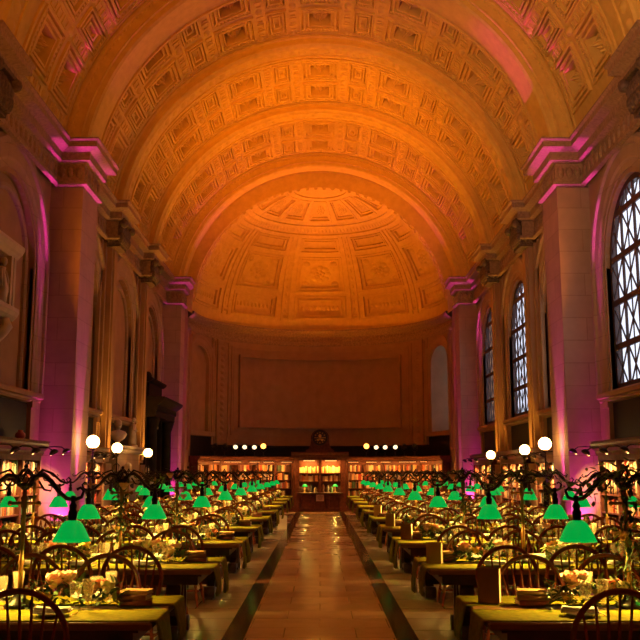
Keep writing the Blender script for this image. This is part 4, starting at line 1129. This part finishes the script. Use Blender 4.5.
# ---------------------------------------------------------------- sculpture, portal, small things
def bust(name, label, loc, rz, h, m, pedestal=True):
    t = thing(name, label, 'bust', loc, rz, 'marble busts along the left wall')
    s = h/.7
    b = MB()
    b.ball((0, 0, .56*s), .105*s, 12, 10, sq=(.86, 1, 1.18)); b.ball((0, -.098*s, .545*s), .022*s, 6, 5, sq=(.8, 1.2, 1.4))
    b.ball((0, -.06*s, .475*s), .05*s, 8, 6, sq=(1.1, .9, .7))
    for e in (-1, 1): b.ball((e*.09*s, .01*s, .55*s), .022*s, 6, 5, sq=(.5, 1, 1.4))
    b.tube([(0, .02*s, .50*s), (0, .025*s, .40*s), (0, .02*s, .34*s)], [.062*s, .06*s, .085*s], 12)
    b.lathe([(.05*s, .1*s), (.13*s, .14*s), (.2*s, .2*s), (.255*s, .30*s), (.2*s, .37*s), (.07*s, .41*s)], 16, Matrix.Diagonal((1, .62, 1, 1)))
    b.build('head_and_shoulders', m, t)
    b = MB().ball((0, .025*s, .60*s), .112*s, 12, 8, sq=(.88, .96, .95)); b.build('hair', m, t)
    b = MB().lathe([(.1*s, 0), (.1*s, .02*s), (.06*s, .05*s), (.05*s, .1*s), (.07*s, .12*s)], 14); b.build('socle', m, t)
def pedestal(label, loc, h, m=marblew):
    b = MB().lathe([(.24, 0), (.24, .08), (.19, .12), (.17, h-.12), (.2, h-.08), (.23, h-.03), (.23, h)], 16)
    tag(b.build('pedestal', m, None, loc), label, 'pedestal', 'pedestals for busts')
# marble mantel with bust and figure in the second left bay
mt_ = thing('mantel', 'pale stone mantelpiece against the left wall between pilasters', 'mantel', (-XW+.02, 28.2, 0))
MB().box((0, -1.65, 0), (.36, 1.65, 2.25)).box((0, -1.7, 1.62), (.42, 1.7, 1.70)).build('breast', stone, mt_)
MB().prism([(0, 2.25), (.40, 2.25), (.46, 2.32), (.46, 2.36), (.56, 2.42), (.56, 2.48), (0, 2.48)], -1.85, 1.85).build('shelf', marblew, mt_)
MB().box((.355, -.8, .1), (.375, .8, 1.5)).build('fireplace', darkpanel, mt_)
bust('marble_bust', 'pale marble bust standing on the mantel shelf', (-XW+.32, 26.85, 2.482), .7, .78, marblew)
fg = thing('figurine', 'slender gilded figure standing on the mantel shelf', 'statue', (-XW+.34, 28.9, 2.482), pi/2)
b = MB(); b.lathe([(.16, 0), (.16, .06), (.1, .1)], 12)
b.tube([(0, 0, .1), (.02, 0, .35), (-.01, .01, .55), (.01, 0, .72)], [.12, .10, .075, .09], 10); b.tube([(.01, 0, .72), (.0, 0, .80)], .035, 8); b.ball((0, -.01, .87), .065, 10, 8, sq=(.85, 1, 1.15))
for e in (-1, 1): b.tube([(e*.09, 0, .72), (e*.17, -.04, .56), (e*.1, -.13, .5)], [.035, .03, .022], 8)
b.build('body', marblew, fg)
pedestal('tall pale pedestal under the bust before the mantel', (-5.75, 27.4, 0), 1.22); bust('marble_bust', 'pale marble bust on pedestal before the mantel, head turned', (-5.75, 27.4, 1.222), .6, .76, marblew)
pedestal('pale pedestal under the bust beside the black portal', (-5.75, 30.3, 0), 1.1); bust('marble_bust', 'pale marble bust on pedestal beside the black portal', (-5.75, 30.3, 1.102), .5, .76, marblew)
# black marble portal
pt = bpy.data.objects.new('door_1', None); COL.objects.link(pt); pt['kind'] = 'structure'; pt.location = (-XW-.55, 33.1, 0)
b = MB(); b.box((0, -1.9, 0), (.85, -1.1, 3.7)); b.box((0, 1.1, 0), (.85, 1.9, 3.7)); b.box((0, -1.9, 3.0), (.7, 1.9, 3.7)); b.build('door_frame', blackmarble, pt)
b = MB()
for e in (-1, 1):
    b.lathe([(.26, 0), (.26, .12), (.2, .2), (.19, .4), (.165, 3.2), (.2, 3.28), (.26, 3.5), (.28, 3.6)], 18, Matrix.Translation((1.0, e*1.5, 0))); b.box((.72, e*1.5-.3, 0), (1.3, e*1.5+.3, .3))
b.build('columns', blackmarble, pt)
b = MB().prism([(0, 3.6), (1.2, 3.6), (1.2, 3.8), (1.26, 3.82), (1.26, 4.0), (1.4, 4.1), (1.5, 4.2), (1.5, 4.28), (0, 4.32)], -2.05, 2.05); b.build('entablature', blackmarble, pt)
b = MB().box((0, -1.3, 4.3), (.8, 1.3, 4.85)).prism([(0, 4.85), (.85, 4.85), (.95, 4.93), (.95, 5.0), (0, 5.04)], -1.45, 1.45)
b.ball((.5, 0, 5.15), .22, 12, 8, sq=(.7, 1, 1)); b.build('attic', blackmarble, pt)
for e in (-1, 1):
    d_ = MB().box((.1, e*.02, 0), (.16, e*1.1, 3.0)); coffer(d_, lambda u, v, d: (.165-d, e*u, v), (.12, 1.0, .2, 1.3), [(0, 0, -.02), (.08, .08, -.02), (.1, .1, .02)], 1, 1)
    coffer(d_, lambda u, v, d: (.165-d, e*u, v), (.12, 1.0, 1.45, 2.8), [(0, 0, -.02), (.08, .08, -.02), (.1, .1, .02)], 1, 1)
    d_.build('door_leaf', oak, pt)
# wall monument on the left front bay
mo = thing('wall_monument', 'carved stone relief niche on a scrolled bracket, left front wall', 'sculpture', (-XW-.14, 16.4, 0))
cs = 1.15
b = MB(); b.box((0, -1.1, 4.9), (.28, 1.1, 5.92))
b.build('back_slab', carved, mo)
b = MB().prism([(0, 5.9), (.36, 5.9), (.42, 5.98), (.46, 6.02), (.5, 6.1), (.5, 6.16), (0, 6.2)], -1.25, 1.25); b.build('cornice', marblew, mo)
b = MB().prism([(0, 4.66), (.34, 4.66), (.42, 4.74), (.46, 4.82), (.46, 4.9), (0, 4.9)], -1.22, 1.22); b.build('ledge', marblew, mo)
for y in (-1.02, -.86, .86, 1.02):
    MB().box((.28, y-.06, 4.9), (.40, y+.06, 5.9)).build('pilaster', marblew, mo)
for y in (-.55, 0, .55):   # relief figures
    b = MB(); b.tube([(.3, y, 4.92), (.33, y+.05, 5.2), (.3, y-.02, 5.5), (.32, y, 5.62)], [.13, .11, .085, .07], 8); b.ball((.34, y, 5.73), .075, 8, 6, sq=(1, .9, 1.2))
    b.tube([(.34, y-.1, 5.56), (.38, y-.2, 5.36), (.36, y-.08, 5.22)], [.03, .03, .025], 6); b.tube([(.34, y+.1, 5.56), (.36, y+.2, 5.4), (.36, y+.22, 5.15)], [.03, .03, .025], 6)
    b.build('relief_figure', marblew, mo)
for y in (-.75, .75):
    b = MB().tube([(.34, y, 4.62), (.40, y, 4.5), (.30, y, 4.36), (.16, y, 4.2), (.12, y, 4.05), (.17, y, 3.98), (.2, y, 4.06)], [.1, .11, .1, .085, .075, .06, .05], 8, flat=1.5); b.build('bracket', marblew, mo)
b = MB().prism([(-.9, 4.66), (-.85, 4.45), (-.6, 4.3), (-.3, 4.1), (0, 4.02), (.3, 4.1), (.6, 4.3), (.85, 4.45), (.9, 4.66)], 0, .16, ax='x'); b.build('apron', carved, mo)
# red jar on the left bookcase, white bag by a far left table
b = MB().lathe([(.09, 0), (.12, .03), (.17, .12), (.16, .2), (.09, .26), (.07, .28), (.09, .31)], 16); _j = b.build('ginger_jar', reddecor, None, (-6.05, 18.3, 2.362)); _j.scale = (.62,)*3; tag(_j, 'round dark red jar on top of the left front bookcase', 'jar')
bg = thing('paper_bag', 'white paper bag standing on floor at end of a far left table', 'bag', (-1.16, 27.9, 0), .2)
b = MB(); vs = [(-.14, -.09, 0), (.14, -.09, 0), (.14, .09, 0), (-.14, .09, 0), (-.15, -.1, .40), (.15, -.1, .40), (.15, .1, .40), (-.15, .1, .40), (-.13, -.08, .41), (.13, -.08, .41), (.13, .08, .41), (-.13, .08, .41), (-.12, -.07, .02), (.12, -.07, .02), (.12, .07, .02), (-.12, .07, .02)]
b.add(vs, [(3, 2, 1, 0)]+[(r*4+k, r*4+(k+1) % 4, r*4+4+(k+1) % 4, r*4+4+k) for r in range(3) for k in range(4)]+[(12, 13, 14, 15)]); b.build('body', bagm, bg)
for e in (-1, 1): MB().tube([(-.06, e*.095, .38), (-.05, e*.095, .52), (0, e*.095, .56), (.05, e*.095, .52), (.06, e*.095, .38)], .006, 6).build('handle', bagm, bg)

for k_, v_ in LABELS.items():
    n_ = len(k_.split())
    if len(v_) > 1 or not 4 <= n_ <= 16: print('LABEL', n_, k_, v_[:3])
